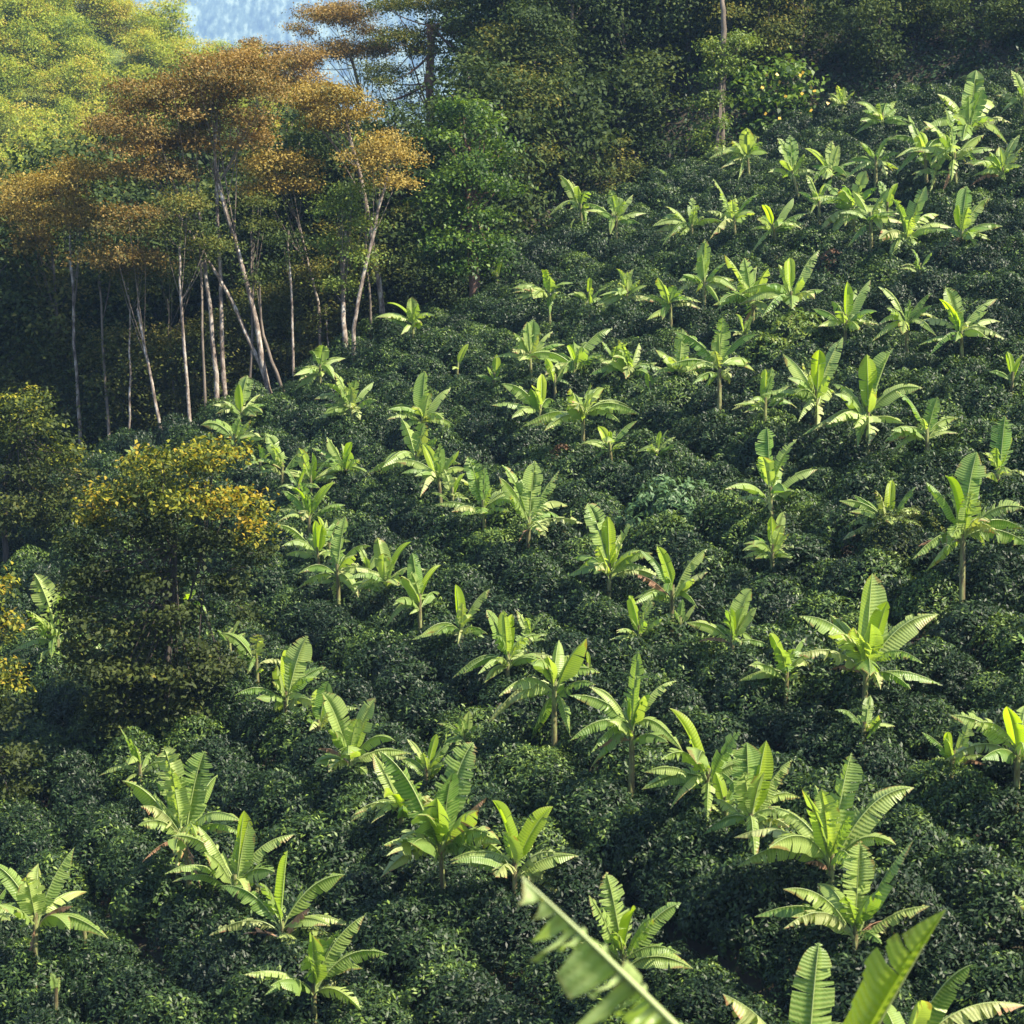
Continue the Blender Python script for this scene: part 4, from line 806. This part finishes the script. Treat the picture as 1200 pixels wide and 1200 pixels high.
# --- tree kinds for the filling of the forest; each copy is a tree of its own
def proto_tree(seed, H, Wd, mt, bk, low=.15, card=.24, dens=.8, top=.3, nb=16):
    g = random.Random(seed)
    blobs = []; lim = []
    for i in range(nb):
        f_ = (i + .5) / nb; zc = H * (low + (1 - low) * f_); rr = Wd * math.sin(math.pi * min(1, .18 + .75 * f_)) ** .7
        a = i * 2.4 + g.uniform(-.4, .4); r_ = rr * g.uniform(.25, .75)
        c = np.array((r_ * math.cos(a), r_ * math.sin(a), zc)); s = g.uniform(.32, .52) * Wd
        blobs.append((c, s, s, s * .55)); st = np.array((0, 0, max(.3, zc - .7 * r_ - .3)))
        lim.append(tube(bez(st, (st + c) / 2 - (0, 0, .1), c, 5), np.linspace(.05, .015, 5), 4))
    lim.append(tube(np.array([(0, 0, -.5), (g.uniform(-.2, .2), 0, H * .3), (g.uniform(-.3, .3), g.uniform(-.3, .3), H * .65), (0, 0, H * .95)]), (.17, .13, .09, .03), 7))
    v, f = joinm(lim)
    return mesh('trunk', v, f, [bk], smooth=True), crown_mesh('crown', blobs, mt, card, dens, top, (0, 0, 0), seed)
kinds = {'deep': [proto_tree(201 + i, 9 + i, 3.4, M['deep'], GB, .04, .26, 1.2, nb=22) for i in range(4)],
         'olive': [proto_tree(211 + i, 9, 3.3, M['olive'], DB, .06, .24, 1.2, nb=20) for i in range(3)],
         'low': [proto_tree(221 + i, 4.2, 2.3, M['deep'], DB, .0, .24, 1.3, nb=14) for i in range(3)],
         'hill': [proto_tree(231 + i, 6.5, 3.6, M['hillgreen'], GB, .05, .27, 1.2, .45, nb=18) for i in range(4)]}
def put(kind, k, x, y, s, sz, name, label, group, cat='tree', dzz=0):
    tm, cm_ = kinds[kind][k % len(kinds[kind])]
    root = bpy.data.objects.new(name, None); C.objects.link(root); root.location = (x, y, gz(x, y) + dzz)
    root.rotation_euler = (random.uniform(-.06, .06), random.uniform(-.06, .06), random.uniform(0, 6.28)); root.scale = (s, s, s * sz)
    tag(root, label, cat, group); link('trunk', tm, root); link('crown', cm_, root)
    return root
def edge_pt(px, d):
    """a point d metres beyond the field edge in the direction of photo column px"""
    t = float(np.interp(px, [e[0] for e in EDGE], ET)); Y = float(np.interp(t, ET, EY)) + d
    return t * Y, Y
# left wood, behind the pale trunks
for band, (d0, st, sc0) in enumerate(((9, 34, 1.0), (13, 34, 1.2), (19, 36, 1.4), (27, 44, 1.4))):
    for px in range(-60, 590, st):
        x, y = edge_pt(px + random.uniform(-12, 12), d0 + random.uniform(-2, 2.5))
        if 270 < px < 340 or px > 415: sc_ = min(sc0, .9)
        else: sc_ = sc0
        put('deep' if random.random() < .7 else 'olive', random.randint(0, 9), x, y, sc_ * random.uniform(.8, 1.05), random.uniform(.85, 1.05), 'forest_tree',
            'tree in the shade behind the pale trunks of the left wood', 'dark trees behind the pale trunks')
for px in range(-60, 600, 30):
    x, y = edge_pt(px + random.uniform(-10, 10), 6.5 + random.uniform(-1, 3.5))
    put('low', random.randint(0, 9), x, y, random.uniform(.5, .85), random.uniform(.8, 1.1), 'understorey_shrub', 'dark low bush on the forest floor among the pale trunks', 'understorey of the left wood', 'bush')
for px in range(-50, 470, 26):
    x, y = edge_pt(px + random.uniform(-8, 8), 6.2 + random.uniform(-1.2, 1.5))
    put('olive', random.randint(0, 9), x, y, random.uniform(.5, .75), random.uniform(.8, 1.05), 'understorey_tree', 'olive green young tree of the left wood growing close behind the pale trunks', 'young olive trees of the left wood')
# right wood climbing the slope
for band, (d0, st, sc0) in enumerate(((4.5, 44, .55), (8, 44, .8), (13, 48, 1.0), (20, 52, 1.1), (29, 60, 1.2), (40, 70, 1.3), (54, 80, 1.4))):
    for px in range(590, 1750, st):
        if band < 1 and 800 < px < 960: continue
        x, y = edge_pt(px + random.uniform(-14, 14), d0 + random.uniform(-2, 2))
        hz_ = .65 if (band < 2 and px > 960) else 1
        kd = 'low' if band == 0 else ('deep' if random.random() < .72 else 'olive')
        put(kd, random.randint(0, 9), x, y, sc0 * random.uniform(.85, 1.15) * hz_ * (2.0 if band == 0 else 1), random.uniform(.85, 1.15), 'forest_tree',
            ('dark green tree crowding the shaded slope above the field' if kd == 'deep' else 'olive green tree among darker ones on the shaded slope above the field') if band else 'dark bushy tree along the upper edge of the field',
            'trees of the shaded slope' if band else 'bushy trees along the upper field edge')
# sunlit wood on the hill, upper left
for j in range(19):
    for i in range(23):
        Y = 182 + j * 4.6 + random.uniform(-2, 2); X = -92 + i * 4.0 + random.uniform(-2, 2) + (j % 2) * 2
        x_, y_, _ = proj(X, Y, gz(X, Y) + 4)
        if x_ < -60 or x_ > 470 or y_ > 330 or y_ < -60: continue
        put('hill', random.randint(0, 9), X, Y, random.uniform(.75, 1.1), random.uniform(.75, 1.05), 'hill_tree', 'light green sunlit tree in the wood on the bright hill', 'sunlit trees on the far hill')
# ferns, weeds and seedlings on the forest floor
n = 9000; cen = []
while len(cen) < n:
    px = random.uniform(-80, 1300); d = random.expovariate(1 / 9) + .2
    if d > 45: continue
    x, y = edge_pt(px, d); cen.append((x, y, gz(x, y) + random.uniform(.02, .5)))
cen = np.repeat(np.array(cen), 5, 0) + rng.normal(0, .28, (n * 5, 3)) * (1, 1, .5)
v, f, t = cards(cen, unit(rng.normal(0, .5, cen.shape) + (0, 0, 1)), rng.uniform(.2, .42, len(cen)), rng.uniform(.1, .2, len(cen)), rng.random(len(cen)) * .7)
tag(link('undergrowth', mesh('undergrowth', v, f, [M['undergrowth']], tint=t)), 'leafy undergrowth covering the floor of the wood', 'undergrowth', kind='stuff')
# ------------------------------------------------------------------ haze
hm = bpy.data.materials.new('haze'); hm.use_nodes = True; hn = hm.node_tree; hn.nodes.remove(hn.nodes['Principled BSDF'])
pv = hn.nodes.new('ShaderNodeVolumePrincipled'); pv.inputs['Color'].default_value = (.36, .60, 1, 1); pv.inputs['Density'].default_value = .00021
hn.links.new(pv.outputs[0], hn.nodes['Material Output'].inputs['Volume'])
x0, x1, y0, y1, z0, z1 = -3100, 3100, -200, 4800, -220, 420
hv = [(a, b_, c_) for a in (x0, x1) for b_ in (y0, y1) for c_ in (z0, z1)]
hf = [(0, 1, 3, 2), (4, 6, 7, 5), (0, 4, 5, 1), (2, 3, 7, 6), (0, 2, 6, 4), (1, 5, 7, 3)]
tag(link('haze', mesh('haze', np.array(hv), np.array(hf), [hm])), kind='stuff')
